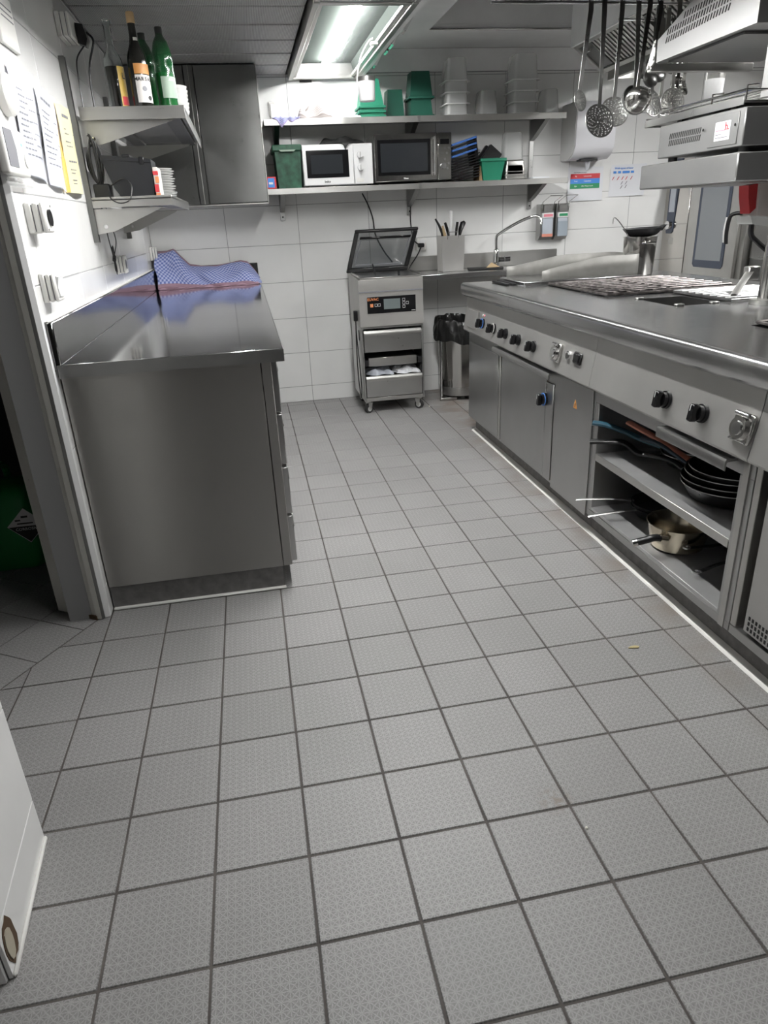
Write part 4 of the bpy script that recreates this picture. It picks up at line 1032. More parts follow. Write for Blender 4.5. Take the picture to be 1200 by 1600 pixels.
for (bx, bz) in ((0.75, 0.205), (0.778, 0.205), (0.805, 0.205), (0.763, 0.175), (0.791, 0.175), (0.778, 0.14), (0.805, 0.115), (0.795, 0.085)):
    part('push_button', MB().cyl((bx, 4.0285, ZLo+bz), (bx, 4.032, ZLo+bz), 0.008, n=12), 'chrome', t)
part('dial', MB().cyl((0.766, 4.012, ZLo+0.10), (0.766, 4.032, ZLo+0.10), 0.018, 0.020, n=24), 'chrome', t)
for (sx) in (0.34, 0.79): part('foot', MB().cyl((sx, 4.09, ZLo+0.001), (sx, 4.09, ZLo+0.016), 0.012, n=10), 'rubber', t)
lettering('Vitax', 0.016, facing_y(0.512, 4.0295, ZLo+0.033), 'white_print', t, bold=True)

# green lidded bin and dishwasher tablets box
def tapered(x0, x1, y0, y1, z0, z1, ins, wall=0.004, open_top=True):
    """open tapered tub: larger at the top by ins on every side"""
    m = MB()
    def ring(i, z): return [(x0+i, y0+i, z), (x1-i, y0+i, z), (x1-i, y1-i, z), (x0+i, y1-i, z)]
    vs = ring(ins, z0)+ring(0, z1)+ring(wall, z1)+ring(ins+wall, z0+wall)
    fs = [(3, 2, 1, 0)]
    for a, b in ((0, 4), (4, 8), (8, 12)):
        for k in range(4): fs.append((a+k, a+(k+1) % 4, b+(k+1) % 4, b+k))
    fs.append((12, 13, 14, 15))
    return m.add(vs, fs)
t = thing('storage_tub', 'scuffed dark green lidded tub left of the white microwave', 'tub', (-0.245, 4.15, ZLo))
part('tub', tapered(-0.338, -0.172, 4.035, 4.30, ZLo+0.001, ZLo+0.225, 0.010), 'old_green', t)
part('lid', MB().box(-0.352, -0.166, 4.022, 4.305, ZLo+0.215, ZLo+0.252, 0.006), 'old_green', t)
part('latch', MB().prism([(-0.300, ZLo+0.212), (-0.215, ZLo+0.212), (-0.205, ZLo+0.222), (-0.310, ZLo+0.222)], 'y', 4.012, 4.022), 'soft_label', t)
t = thing('sponge_packet', 'small blue and red packet beside the green tub', 'packet', (-0.375, 4.07, ZLo))
part('packet', MB().box(-0.404, -0.345, 4.03, 4.11, ZLo+0.001, ZLo+0.072, 0.004), 'red_print', t)
part('print', MB().box(-0.398, -0.356, 4.0285, 4.03, ZLo+0.010, ZLo+0.064), 'blue_print', t)
part('print', MB().box(-0.392, -0.366, 4.0275, 4.0285, ZLo+0.028, ZLo+0.040), 'white_print', t)
# dark cloth on the white microwave
def crumple(x0, x1, y0, y1, z, h, seed, amp=0.012):
    rnd = random.Random(seed); ph = [rnd.uniform(0, 6.28) for _ in range(8)]
    def f(u, v):
        e = min(u, 1-u, v, 1-v)*2
        env = min(1, e*3)**0.6
        n = math.sin(u*9+ph[0]+2*math.sin(v*5+ph[1]))*0.5+math.sin(v*13+ph[2]+1.7*math.sin(u*7+ph[3]))*0.35+math.sin(u*21+v*11+ph[4])*0.2
        return Vector((x0+(x1-x0)*u+amp*math.sin(v*11+ph[5]), y0+(y1-y0)*v+amp*math.sin(u*10+ph[6]), z+env*h*(0.55+0.4*n)+0.0015))
    return f
m = MB().grid(crumple(-0.04, 0.245, 4.07, 4.28, ZLo+0.252, 0.050, 5), 34, 24)
m.grid(lambda u, v: Vector((0.075+0.085*u+0.03*v*(1-2*u), 4.055-0.022*min(1, v*3)+0.004*math.sin(u*6), ZLo+0.256-0.045*v*(1-abs(2*u-1)*0.8))), 6, 8)
single('dark_cloth', m, 'dark_cloth', 'dark patterned cloth lying crumpled on top of the white microwave', 'cloth', smooth=80).modifiers.new('thickness', 'SOLIDIFY').thickness = 0.002

# black takeaway trays and blue folders stacked on edge
random.seed(21)
def tray_pile():
    for k in range(9):
        z = ZLo+0.012+k*0.0165
        t = MB(Matrix.Translation((0.934, 4.14, z)) @ Matrix.Rotation(math.radians(-10-k*0.5), 4, 'Y') @ Matrix.Rotation(math.radians(random.uniform(-2, 2)), 4, 'Z'))
        t.box(-0.098, 0.085, -0.095, 0.10, 0.0, 0.004, 0.001).box(-0.105, 0.095, -0.103, -0.095, 0.003, 0.009, 0.001).box(-0.105, 0.095, 0.10, 0.108, 0.003, 0.009, 0.001).box(-0.105, -0.098, -0.095, 0.10, 0.003, 0.009, 0.001).box(0.085, 0.095, -0.095, 0.10, 0.003, 0.009, 0.001)
        single('takeaway_tray', t, 'black_plastic', 'black takeaway tray, %s in the leaning pile beside the steel microwave' % ['lowest', 'second', 'third', 'fourth', 'fifth', 'sixth', 'seventh', 'eighth', 'topmost'][k], 'tray', 'pile of black takeaway trays')
tray_pile()
for k, (zz, mt, nm, lab) in enumerate(((0.168, 'blue_folder', 'folder', 'lowest blue folder on the black trays'), (0.186, 'black_plastic', 'folder', 'black folder between the blue folders'), (0.204, 'blue_folder', 'folder', 'middle blue folder on the black trays'), (0.222, 'black_plastic', 'folder', 'upper black folder between the blue folders'), (0.240, 'blue_folder', 'folder', 'topmost blue folder on the black trays'))):
    t = MB(Matrix.Translation((0.928, 4.14, ZLo+zz)) @ Matrix.Rotation(math.radians(-15), 4, 'Y'))
    t.box(-0.096, 0.078, -0.10, 0.10, 0.0, 0.013, 0.002)
    single(nm, t, mt, lab, 'folder', 'folders on the black trays')
t = MB(Matrix.Translation((1.0405, 4.16, ZLo)) @ Matrix.Rotation(math.radians(-7), 4, 'Y')); t.box(-0.012, 0.012, -0.06, 0.10, 0.10, 0.268, 0.002)
single('black_case', t, 'black_plastic', 'upright black case leaning against the blue folders', 'case')
t = MB(); t.prism([(1.032, ZLo+0.001), (1.054, ZLo+0.001), (1.048, ZLo+0.04), (1.041, ZLo+0.09), (1.031, ZLo+0.098), (1.029, ZLo+0.05)], 'y', 4.07, 4.20)
single('cardboard_piece', t, 'cardboard', 'brown bent cardboard between the black trays and green pot', 'cardboard')
# green square pot with black containers
t = thing('square_pot', 'small green square pot holding black containers on the lower back shelf', 'pot', (1.12, 4.12, ZLo))
part('pot', tapered(1.038, 1.206, 4.045, 4.205, ZLo+0.001, ZLo+0.130, 0.022), 'green_plastic', t)
part('rim', MB().box(1.030, 1.214, 4.037, 4.045, ZLo+0.118, ZLo+0.136, 0.002).box(1.030, 1.214, 4.205, 4.213, ZLo+0.118, ZLo+0.136, 0.002).box(1.030, 1.038, 4.045, 4.205, ZLo+0.118, ZLo+0.136, 0.002).box(1.206, 1.214, 4.045, 4.205, ZLo+0.118, ZLo+0.136, 0.002), 'green_plastic', t)
for k, (dx, lab) in enumerate(((0.0, 'rear black container tilted in the green square pot'), (0.012, 'front black container tilted in the green square pot'))):
    M = Matrix.Translation((1.112+dx, 4.16-k*0.055, ZLo+0.150)) @ Matrix.Rotation(math.radians(38), 4, 'Y')
    single('black_container', MB(M).box(-0.052, 0.052, -0.018, 0.018, -0.05, 0.055, 0.004), 'black_plastic', lab, 'container', 'black containers in the green pot')
# steel gastronorm pans
for k in range(3):
    z = ZLo+0.001+k*0.022
    m = MB().box(1.212+0.002*k, 1.352-0.004*k, 4.05, 4.21, z, z+0.078, 0.012).box(1.206, 1.362-0.003*k, 4.044, 4.216, z+0.004, z+0.008, 0.001)
    single('steel_pan', m, 'steel_light', ['lowest', 'middle', 'topmost'][k]+' upturned small steel pan beside the green square pot', 'pan', 'upturned steel pans')
# clear boxes standing on the lower shelf
def clear_box(name, label, group, x0, x1, y0, y1, z, h, lip=0.013):
    """one see-through food container, upside down with its rim at the bottom"""
    i = 0.010
    t = thing(name, label, 'container', ((x0+x1)/2, (y0+y1)/2, z), group)
    def ring(d, zz, n=5):
        r = 0.022; out = []
        for (cx, cy, a0) in ((x1-d-r, y1-d-r, 0), (x0+d+r, y1-d-r, 90), (x0+d+r, y0+d+r, 180), (x1-d-r, y0+d+r, 270)):
            for k in range(n):
                a = math.radians(a0+90*k/(n-1)); out.append((cx+r*math.cos(a), cy+r*math.sin(a), zz))
        return out
    def skin(rings, cap):
        n = len(rings[0]); vs = [p for r in rings for p in r]
        fs = [(a*n+k, a*n+(k+1) % n, (a+1)*n+(k+1) % n, (a+1)*n+k) for a in range(len(rings)-1) for k in range(n)]
        if cap: fs.append(tuple(range((len(rings)-1)*n, len(rings)*n)))
        return MB().add(vs, fs)
    part('wall', skin([ring(0, z+0.006), ring(i*0.5, z+h*0.55), ring(i, z+h-0.008), ring(i+0.006, z+h)], True), 'clear_plastic', t)
    part('rim', skin([ring(0, z+0.006), ring(-lip, z+0.006), ring(-lip, z), ring(0, z)], False), 'cloudy_rim', t)
for k, (h) in enumerate((0.30, 0.30, 0.30)):
    z = ZLo+0.001+k*0.048
    clear_box('clear_container', ['undermost', 'middle', 'topmost'][k]+' clear plastic container in the stack behind the steel pans', 'clear containers behind the steel pans', 1.262, 1.412, 4.235, 4.325, z, 0.21)
single('paper_sheets', MB().box(1.40, 1.52, 4.03, 4.20, ZLo+0.001, ZLo+0.012, 0.001), 'paper_white', 'flat white pack lying at the right end of the lower back shelf', 'pack')

# upper shelf ---------------------------------------------------------
Z0 = ZU+0.0008
def tub_stack(x0, x1, y0, y1, n, step, h, ins, material, labels, group, name='green_tub'):
    for k in range(n):
        z = Z0+k*step
        t = thing(name, labels[k], 'tub', ((x0+x1)/2, (y0+y1)/2, z), group)
        # upside down: wide rim below
        m = MB()
        def ring(i, zz): return [(x0+i, y0+i, zz), (x1-i, y0+i, zz), (x1-i, y1-i, zz), (x0+i, y1-i, zz)]
        vs = ring(0.006, z+0.004)+ring(ins, z+h); fs = [(4, 5, 6, 7)]+[(a, (a+1) % 4, 4+(a+1) % 4, 4+a) for a in range(4)]
        part('wall', m.add(vs, fs), material, t, smooth=None).modifiers.new('thickness', 'SOLIDIFY').thickness = 0.003
        part('rim', MB().box(x0-0.004, x1+0.004, y0-0.004, y0+0.006, z, z+0.014, 0.002).box(x0-0.004, x1+0.004, y1-0.006, y1+0.004, z, z+0.014, 0.002)
             .box(x0-0.004, x0+0.006, y0+0.006, y1-0.006, z, z+0.014, 0.002).box(x1-0.006, x1+0.004, y0+0.006, y1-0.006, z, z+0.014, 0.002), material, t)
tub_stack(0.222, 0.390, 4.04, 4.20, 3, 0.026, 0.165, 0.032, 'green_plastic', ['lowest green tub upturned behind the hanging white cup', 'middle green tub upturned behind the hanging white cup', 'topmost green tub upturned behind the hanging white cup'], 'upturned green tubs behind the cup')
tub_stack(0.412, 0.540, 4.12, 4.26, 1, 0.02, 0.165, 0.016, 'dark_green', ['single dark green tub upturned between the two green stacks'], None)
tub_stack(0.560, 0.722, 4.08, 4.24, 2, 0.105, 0.155, 0.022, 'dark_green', ['lower dark green tub of the stack left of the clear containers', 'upper scuffed dark green tub of the stack left of the clear containers'], 'dark green tubs')
def clear_stack(x0, x1, y0, y1, n, step, h, where):
    nm = ['lowest', 'second', 'third', 'fourth', 'fifth', 'sixth'] if n > 1 else ['single']
    for k in range(n):
        clear_box('clear_container', '%s clear plastic container %s' % (nm[k], where), 'clear containers '+where if n > 1 else None, x0, x1, y0, y1, Z0+k*step, h)
clear_stack(0.805, 0.945, 4.05, 4.22, 4, 0.064, 0.135, 'in the stack right of the dark green tubs')
clear_stack(1.040, 1.165, 4.09, 4.24, 1, 0.06, 0.150, 'between the two tall clear stacks')
clear_stack(1.255, 1.420, 4.04, 4.22, 4, 0.064, 0.150, 'in the tall stack at the right of the upper shelf')
clear_stack(1.485, 1.595, 4.08, 4.24, 1, 0.06, 0.150, 'at the right end of the upper shelf')
# cloths on the upper shelf
m = MB().grid(crumple(-0.165, 0.055, 4.04, 4.24, ZU, 0.10, 17, 0.006), 34, 26)
single('striped_cloth', m, 'grey_stripe', 'crumpled grey and white striped cloth on the upper back shelf', 'cloth', smooth=80).modifiers.new('thickness', 'SOLIDIFY').thickness = 0.003
m = MB().grid(crumple(0.045, 0.218, 4.03, 4.20, ZU, 0.026, 13), 30, 20)
single('checked_cloth', m, 'white_check', 'pale blue checked cloth between the striped cloth and green tubs', 'cloth', smooth=80).modifiers.new('thickness', 'SOLIDIFY').thickness = 0.002
def hem(u, v):
    x = -0.33+0.165*u
    drop = interp([(0, 0.004), (0.15, 0.01), (0.3, 0.055), (0.45, 0.03), (0.55, 0.012), (0.7, 0.026), (0.85, 0.012), (1, 0.004)], u)
    if v < 0.6:
        s = v/0.6
        return Vector((x, 4.10-0.104*s, ZU+0.003+0.010*math.sin(u*17+s*3)**2+0.006*math.sin(s*PI)))
    s = (v-0.6)/0.4
    return Vector((x, 3.996-0.004*math.sin(u*20), ZU+0.004-drop*s+0.004*(1-s)))
single('lilac_cloth', MB().grid(hem, 36, 16), 'lilac_cloth', 'lilac cloth hanging over the left edge of the upper back shelf', 'cloth', smooth=80).modifiers.new('thickness', 'SOLIDIFY').thickness = 0.002
# wall switch above the upper shelf, socket behind the sealer
t = thing('wall_outlet', 'small white outlet plate above the left end of the upper back shelf', 'outlet', (-0.31, YB, 1.93))
part('plate', MB().box(-0.332, -0.288, YB-0.012, YB-0.001, 1.928, 2.015, 0.003), 'white_plastic', t)
part('well', MB().cyl((-0.31, YB-0.0135, 1.985), (-0.31, YB-0.0118, 1.985), 0.007, n=12), 'grey_print', t)
t = thing('wall_socket', 'white double socket on the back wall behind the vacuum sealer lid', 'socket', (0.672, YB, 1.05))
part('plate', MB().box(0.640, 0.712, YB-0.045, YB-0.001, 1.050, 1.135, 0.004), 'white_plastic', t)
part('well', MB().cyl((0.685, YB-0.047, 1.11), (0.685, YB-0.0445, 1.11), 0.022, n=18), 'bright_plastic', t)
t = thing('power_plug', 'black plug with cables in the back wall socket', 'plug', (0.665, YB-0.06, 1.07))
part('plug_body', MB().box(0.645, 0.690, YB-0.085, YB-0.048, 1.072, 1.10, 0.006), 'black_plastic', t)
part('cable', MB().tube(hang([(0.660, YB-0.07, 1.085), (0.620, YB-0.06, 1.12), (0.607, YB-0.03, 1.20), (0.605, YB-0.02, 1.32), (0.62, YB-0.02, 1.445)], 0), 0.0045, 6), 'black_plastic', t)
part('cable', MB().tube(hang([(0.665, YB-0.08, 1.075), (0.635, YB-0.08, 1.02), (0.590, YB-0.08, 0.96), (0.565, YB-0.09, 0.925)], 0), 0.0045, 6), 'black_plastic', t)
t = thing('wall_cable', 'black cable dropping from the lower shelf behind the sealer lid', 'cable', (0.3, YB-0.02, 0.95))
part('cable', MB().tube(hang([(0.262, YB-0.02, 1.445), (0.30, YB-0.018, 1.37), (0.330, YB-0.018, 1.28), (0.345, YB-0.018, 1.17), (0.40, YB-0.02, 1.06), (0.46, YB-0.02, 0.98)], 0), 0.005, 6), 'black_plastic', t)

# hanging white cups ----------------------------------------------
def hanging_cup(label, x, y, zt, wire):
    t = thing('hanging_cup', label, 'cup', (x, y, zt-0.115), 'white cups hanging on wires')
    part('cup', MB().lathe([(0.0, zt-0.115), (0.040, zt-0.112), (0.043, zt-0.104), (0.047, zt-0.022), (0.045, zt-0.022), (0.0, zt-0.03)], (x, y, 0)), 'cup_white', t)
    part('rim_band', MB().lathe([(0.047, zt-0.022), (0.0478, zt), (0.046, zt), (0.045, zt-0.022)], (x, y, 0)), 'steel_light', t)
    part('wire', MB().tube(hang(wire, 0), 0.0035, 6), 'white_plastic', t)
    return t
hanging_cup('white cup hanging on a wire from the aisle luminaire', 0.145, 3.30, 1.972, [(0.19, 3.30, 2.145), (0.165, 3.30, 2.13), (0.120, 3.30, 2.06), (0.097, 3.30, 1.97), (0.098, 3.30, 1.935)])
part('clip', MB().box(0.175, 0.215, 3.285, 3.315, 2.115, 2.129, 0.003), 'white_plastic', bpy.data.objects['hanging_cup'])
hanging_cup('white cup hanging behind the salamander grill', 1.87, 2.80, 1.878, [(1.83, 2.80, 1.96), (1.822, 2.80, 1.90), (1.822, 2.80, 1.85)])

# ------------------------------------------------------------------ vacuum sealer on its trolley
XA, XB, YA, YC = 0.122, 0.556, 3.82, 4.28
t = thing('sealer_trolley', 'steel trolley on castors carrying the vacuum sealer', 'trolley', (0.34, 4.05, 0))
part('side_panel', MB().box(XA, XA+0.012, YA, YC, 0.085, 0.600, 0.002), 'steel', t)
part('side_panel', MB().box(XB-0.012, XB, YA, YC, 0.085, 0.600, 0.002), 'steel', t)
part('base', MB().box(XA+0.012, XB-0.012, YA, YC, 0.085, 0.112, 0.002), 'steel_light', t)
part('back_panel', MB().box(XA+0.012, XB-0.012, YC-0.006, YC, 0.112, 0.600), 'steel_dark', t)
part('top_panel', MB().box(XA+0.012, XB-0.012, YA+0.002, YC, 0.588, 0.600), 'steel', t)
for (z0, z1) in ((0.430, 0.575), (0.116, 0.262)):
    d = part('drawer', MB().box(XA+0.016, XB-0.016, YA-0.004, YA+0.012, z0, z1-0.03, 0.002).box(XA+0.02, XB-0.02, YA+0.012, YC-0.03, z0, z0+0.006), 'steel', t)
    part('grip_rail', MB().prism([(YA-0.010, z1-0.026), (YA-0.008, z1-0.032), (YA+0.012, z1-0.032), (YA+0.012, z1), (YA+0.002, z1), (YA-0.006, z1-0.008)], 'x', XA+0.016, XB-0.016), 'steel_light', d)
part('shelf_rail', MB().box(XA+0.012, XA+0.04, YA+0.005, YC-0.02, 0.335, 0.375, 0.002), 'black_plastic', t)
part('shelf_rail', MB().box(XB-0.04, XB-0.012, YA+0.005, YC-0.02, 0.335, 0.375, 0.002), 'black_plastic', t)
part('bag_tray', MB().box(XA+0.045, XB-0.045, YA+0.03, YC-0.05, 0.325, 0.385, 0.003), 'steel_light', t)
part('side_vent', MB().box(XA-0.0015, XA+0.001, YA+0.10, YA+0.13, 0.50, 0.57), 'matte_black', t)
def castor(x, y, ang):
    c = part('castor', MB().prism([(x-0.018, y-0.02), (x+0.018, y-0.02), (x+0.018, y+0.025), (x-0.018, y+0.025)], 'z', 0.074, 0.0845), 'steel_light', t)
    M = Matrix.Translation((x, y-0.012, 0.031)) @ Matrix.Rotation(ang, 4, 'Z')
    part('wheel', MB(M).cyl((-0.011, 0, 0), (0.011, 0, 0), 0.0305, n=24), 'rubber', c)
    part('hub', MB(M).cyl((-0.013, 0, 0), (0.013, 0, 0), 0.018, n=16), 'porcelain_grey', c)
    part('fork', MB(M).prism([(-0.010, -0.006), (0.010, -0.006), (0.026, 0.044), (-0.012, 0.044)], 'x', -0.017, -0.0135).prism([(-0.010, -0.006), (0.010, -0.006), (0.026, 0.044), (-0.012, 0.044)], 'x', 0.0135, 0.017), 'steel_light', c)
castor(0.150, 3.856, math.radians(-58)); castor(0.520, 3.858, math.radians(50)); castor(0.165, 4.23, 0.2); castor(0.515, 4.23, 0.2)
# plastic bags in the open compartment
for k, (x, lab, mt) in enumerate(((0.25, 'crumpled clear plastic bag on the left in the sealer trolley', 'bag_film'), (0.44, 'crumpled white plastic bag on the right in the sealer trolley', 'paper_white'))):
    m = MB().grid(crumple(x-0.085, x+0.085, 3.85, 4.05, 0.122+0.14, 0.052, 30+k, 0.014), 26, 22)
    o = single('plastic_bag', m, mt, lab, 'bag', 'plastic bags in the sealer trolley', smooth=70)
    o.location.z -= 0.0
t = thing('vacuum_sealer', 'vacuum sealer with open dark lid and black control panel', 'vacuum sealer', (0.34, 4.05, 0.602))
SB = MB().prism([(YA, 0.602), (YC, 0.602), (YC, 0.93), (YC-0.05, 0.93), (YA-0.004, 0.905), (YA-0.006, 0.838), (YA-0.001, 0.822), (YA-0.001, 0.66)], 'x', XA-0.003, XB+0.003)
part('housing', SB, 'sealer_grey', t)
part('front_groove', MB().box(XA-0.004, XB+0.004, YA-0.0042, YA-0.001, 0.824, 0.838), 'grey_print', t)
part('chamber', MB().prism([(YA+0.02, 0.908), (YC-0.07, 0.9285), (YC-0.07, 0.931), (YA+0.02, 0.9105)], 'x', XA+0.02, XB-0.02), 'steel', t)
part('chamber_rim', MB().box(XA+0.01, XB-0.01, YA+0.012, YA+0.02, 0.905, 0.918, 0.002).box(XA+0.004, XA+0.014, YA+0.012, YC-0.06, 0.92, 0.935, 0.002).box(XB-0.014, XB-0.004, YA+0.012, YC-0.06, 0.92, 0.935, 0.002), 'steel_light', t)
part('valve', MB().cyl((0.42, 3.93, 0.915), (0.42, 3.93, 0.945), 0.008, n=10), 'black_plastic', t)
cp = part('control_panel', MB().box(0.172, 0.506, YA-0.0045, YA-0.001, 0.688, 0.795, 0.001), 'black_gloss', t)
part('display', MB().box(0.285, 0.398, YA-0.0060, YA-0.0045, 0.712, 0.778), 'screen_grey', cp)
lettering('EUVAC', 0.024, facing_y(0.212, YA-0.0052, 0.779), 'orange_print', cp, bold=True)
part('start_key', MB().box(0.192, 0.212, YA-0.0055, YA-0.0045, 0.730, 0.752), 'orange_print', cp)
for (kx, kz) in ((0.232, 0.742), (0.253, 0.742), (0.423, 0.768), (0.423, 0.746), (0.447, 0.746), (0.423, 0.723)):
    part('key', MB().box(kx-0.009, kx+0.009, YA-0.0052, YA-0.0045, kz-0.009, kz-0.007).box(kx-0.009, kx+0.009, YA-0.0052, YA-0.0045, kz+0.007, kz+0.009).box(kx-0.009, kx-0.0075, YA-0.0052, YA-0.0045, kz-0.009, kz+0.009).box(kx+0.0075, kx+0.009, YA-0.0052, YA-0.0045, kz-0.009, kz+0.009), 'white_print', cp)
part('maker_mark', MB().box(0.475, 0.503, YA-0.0052, YA-0.0045, 0.6945, 0.6975), 'white_print', cp)
part('side_plug', MB().box(XA-0.03, XA-0.003, 3.93, 3.96, 0.63, 0.70, 0.004), 'black_plastic', t)
# open lid: frame with clear dome, leaning back
LM = Matrix.Translation((0.318, 4.205, 0.933)) @ Matrix(((1, 0, 0.235, 0), (0, 1, 0, 0), (0, 0, 1, 0), (0, 0, 0, 1))) @ Matrix.Rotation(math.radians(20), 4, 'X')
L = LM
def lid_frame():
    m = MB(L); w, h, b = 0.222, 0.295, 0.030
    m.box(-w, w, -0.012, 0.012, 0.0, b, 0.004).box(-w, w, -0.012, 0.012, h-b*0.6, h, 0.004).box(-w, -w+b, -0.012, 0.012, b, h-b*0.6, 0.004).box(w-b, w, -0.012, 0.012, b, h-b*0.6, 0.004)
    return m
lid = part('lid', lid_frame(), 'black_plastic', t, label='dark smoked lid standing open')
def dome(u, v):
    a = (u*2-1); c = (v*2-1)
    k = (1-abs(a)**5)*(1-abs(c)**5)
    return L @ Vector((a*0.195, 0.004+0.055*k, 0.03+(c+1)/2*0.25))
part('dome', MB().grid(dome, 26, 20), 'smoked_plastic', lid, smooth=60)
part('seal', MB(L).tube([(-0.165, -0.012, 0.055), (0.165, -0.012, 0.055), (0.172, -0.012, 0.062), (0.172, -0.012, 0.235), (0.165, -0.012, 0.245), (-0.165, -0.012, 0.245), (-0.172, -0.012, 0.235), (-0.172, -0.012, 0.062)], 0.004, 6, closed=True), 'grey_print', lid)
part('pressure_bar', MB(L).box(-0.18, 0.18, -0.020, -0.010, 0.235, 0.252, 0.003), 'black_gloss', lid)
part('gas_strut', MB().cyl((0.26, 3.95, 0.925), (0.27, 4.10, 0.985), 0.006, n=8), 'black_plastic', t)
t = thing('sealer_cable', 'black cable hanging down the left side of the sealer trolley', 'cable', (0.10, 3.95, 0.12))
part('cable', MB().tube(hang([(XA-0.016, 3.945, 0.63), (XA-0.02, 3.95, 0.45), (XA-0.018, 3.96, 0.25), (XA-0.014, 3.93, 0.13), (XA-0.014, 3.90, 0.10)], 0), 0.004, 6), 'black_plastic', t)
part('cable', MB().tube(hang([(XA-0.012, 3.90, 0.10), (XA-0.012, 3.87, 0.18), (XA-0.012, 3.90, 0.33), (XA-0.012, 3.96, 0.50), (XA-0.012, 3.99, 0.58)], 0), 0.004, 6), 'black_plastic', t)

# ------------------------------------------------------------------ waste bin
cx, cy = 0.905, 4.10
t = thing('waste_bin', 'round steel pedal bin with black liner between trolley and cooking block', 'bin', (cx, cy, 0))
part('barrel', MB().lathe([(0.0, 0.075), (0.150, 0.075), (0.155, 0.08), (0.165, 0.46), (0.160, 0.46), (0.15, 0.09), (0.0, 0.085)], (cx, cy, 0), n=36), 'polished_steel', t)
part('base_ring', MB().lathe([(0.150, 0.035), (0.158, 0.035), (0.158, 0.095), (0.150, 0.095)], (cx, cy, 0), n=36), 'steel', t)
def liner(u, v):
    a = 2*PI*u
    r = interp([(0, 0.158), (0.35, 0.172), (0.6, 0.186), (0.8, 0.196), (1.0, 0.20)], v)
    z = interp([(0, 0.50), (0.2, 0.57), (0.35, 0.585), (0.5, 0.572), (1.0, 0.435)], v)
    j = 0.004*math.sin(a*7+v*3)+0.004*math.sin(a*13-v*9)+0.004*math.sin(a*23+v*5)
    return Vector((cx+(r+j)*math.cos(a), cy+(r+j)*math.sin(a), z+(0.010*math.sin(a*5)+0.006*math.sin(a*11))*v+0.02*math.sin(a-0.8)*min(1, v*2)))
part('liner', MB().grid(liner, 90, 18, uv=False), 'bin_liner', t, smooth=50)
part('liner_inside', MB().lathe([(0.155, 0.52), (0.14, 0.40), (0.06, 0.36), (0.0, 0.36)], (cx, cy, 0), n=30), 'matte_black', t)
part('frame', MB().tube([(cx-0.175, cy-0.10, 0.018), (cx-0.17, cy-0.09, 0.25), (cx-0.168, cy-0.08, 0.47)], 0.007, 8), 'chrome', t)
part('foot_bar', MB().box(cx-0.19, cx-0.06, cy-0.12, cy-0.095, 0.002, 0.022, 0.003), 'steel_light', t)
part('foot_bar', MB().box(cx-0.05, cx+0.16, cy-0.06, cy-0.035, 0.035, 0.05, 0.003), 'steel_light', t)
c = part('castor', MB().box(cx+0.0, cx+0.05, cy-0.10, cy-0.05, 0.046, 0.058, 0.002), 'steel', t)
part('wheel', MB().cyl((cx+0.015, cy-0.09, 0.024), (cx+0.035, cy-0.085, 0.024), 0.0235, n=16), 'rubber', c)

# ------------------------------------------------------------------ sink table at the back wall
t = thing('sink_table', 'stainless steel wall table with upstand behind the vacuum sealer', 'table', (1.15, 4.1, 0.0))
part('top', MB().box(0.572, 1.74, 3.93, YB-0.004, 0.872, 0.905, 0.003), 'steel_worktop', t)
part('upstand', MB().box(0.572, 1.742, YB-0.022, YB-0.003, 0.9055, 1.008, 0.003), 'steel_light', t)
part('leg', MB().box(1.69, 1.73, 4.0, 4.04, 0.002, 0.872, 0.003), 'steel', t)
part('leg', MB().box(1.69, 1.73, 4.29, 4.33, 0.002, 0.872, 0.003), 'steel', t)
part('bracket', MB().prism([(YB-0.004, 0.871), (4.0, 0.871), (YB-0.004, 0.72)], 'x', 1.50, 1.53), 'steel_dark', t)
# utensil holder
ZTab = 0.906
hx0, hx1, hy0, hy1 = 0.772, 0.938, 4.10, 4.25
t = thing('utensil_holder', 'square steel container full of knives and spatulas on the wall table', 'utensil holder', (0.855, 4.18, ZTab))
part('container', tapered(hx0, hx1, hy0, hy1, ZTab+0.001, ZTab+0.238, 0.006, 0.0025), 'holder_steel', t)
part('rim', MB().tube([(hx0+0.04, hy0-0.003, ZTab+0.215), (hx0+0.045, hy0-0.004, ZTab+0.262), (hx1-0.05, hy0-0.004, ZTab+0.262), (hx1-0.045, hy0-0.003, ZTab+0.215)], 0.0025, 6), 'chrome', t)
def tool(name, label, pts, r, flat, material, cat, extra=None):
    t = thing(name, label, cat, pts[0], 'tools in the steel utensil holder')
    part('handle', MB().tube(pts, r, 8, flat=flat), material, t)
    if extra: part('blade', MB().tube(extra[0], extra[1], 8, flat=0.15), extra[2], t)
tool('spatula', 'black handled spatula with tan side leaning left in the utensil holder', [(0.812, 4.16, ZTab+0.06), (0.80, 4.16, ZTab+0.2), (0.79, 4.16, ZTab+0.26), (0.768, 4.16, ZTab+0.31), (0.742, 4.16, ZTab+0.352)], [0.006, 0.008, 0.012, 0.010, 0.007], 0.7, 'black_plastic', 'spatula', None)
tool('wooden_handle_knife', 'tan handled knife leaning in the utensil holder', [(0.822, 4.14, ZTab+0.06), (0.812, 4.14, ZTab+0.21), (0.803, 4.14, ZTab+0.25), (0.788, 4.14, ZTab+0.305)], [0.006, 0.009, 0.013, 0.008], 0.6, 'wood', 'knife', None)
tool('kitchen_knife', 'black handled knife at the left centre of the utensil holder', [(0.845, 4.16, ZTab+0.06), (0.838, 4.16, ZTab+0.23), (0.826, 4.16, ZTab+0.285), (0.812, 4.16, ZTab+0.325)], [0.006, 0.009, 0.012, 0.010], 0.6, 'black_plastic', 'knife', None)
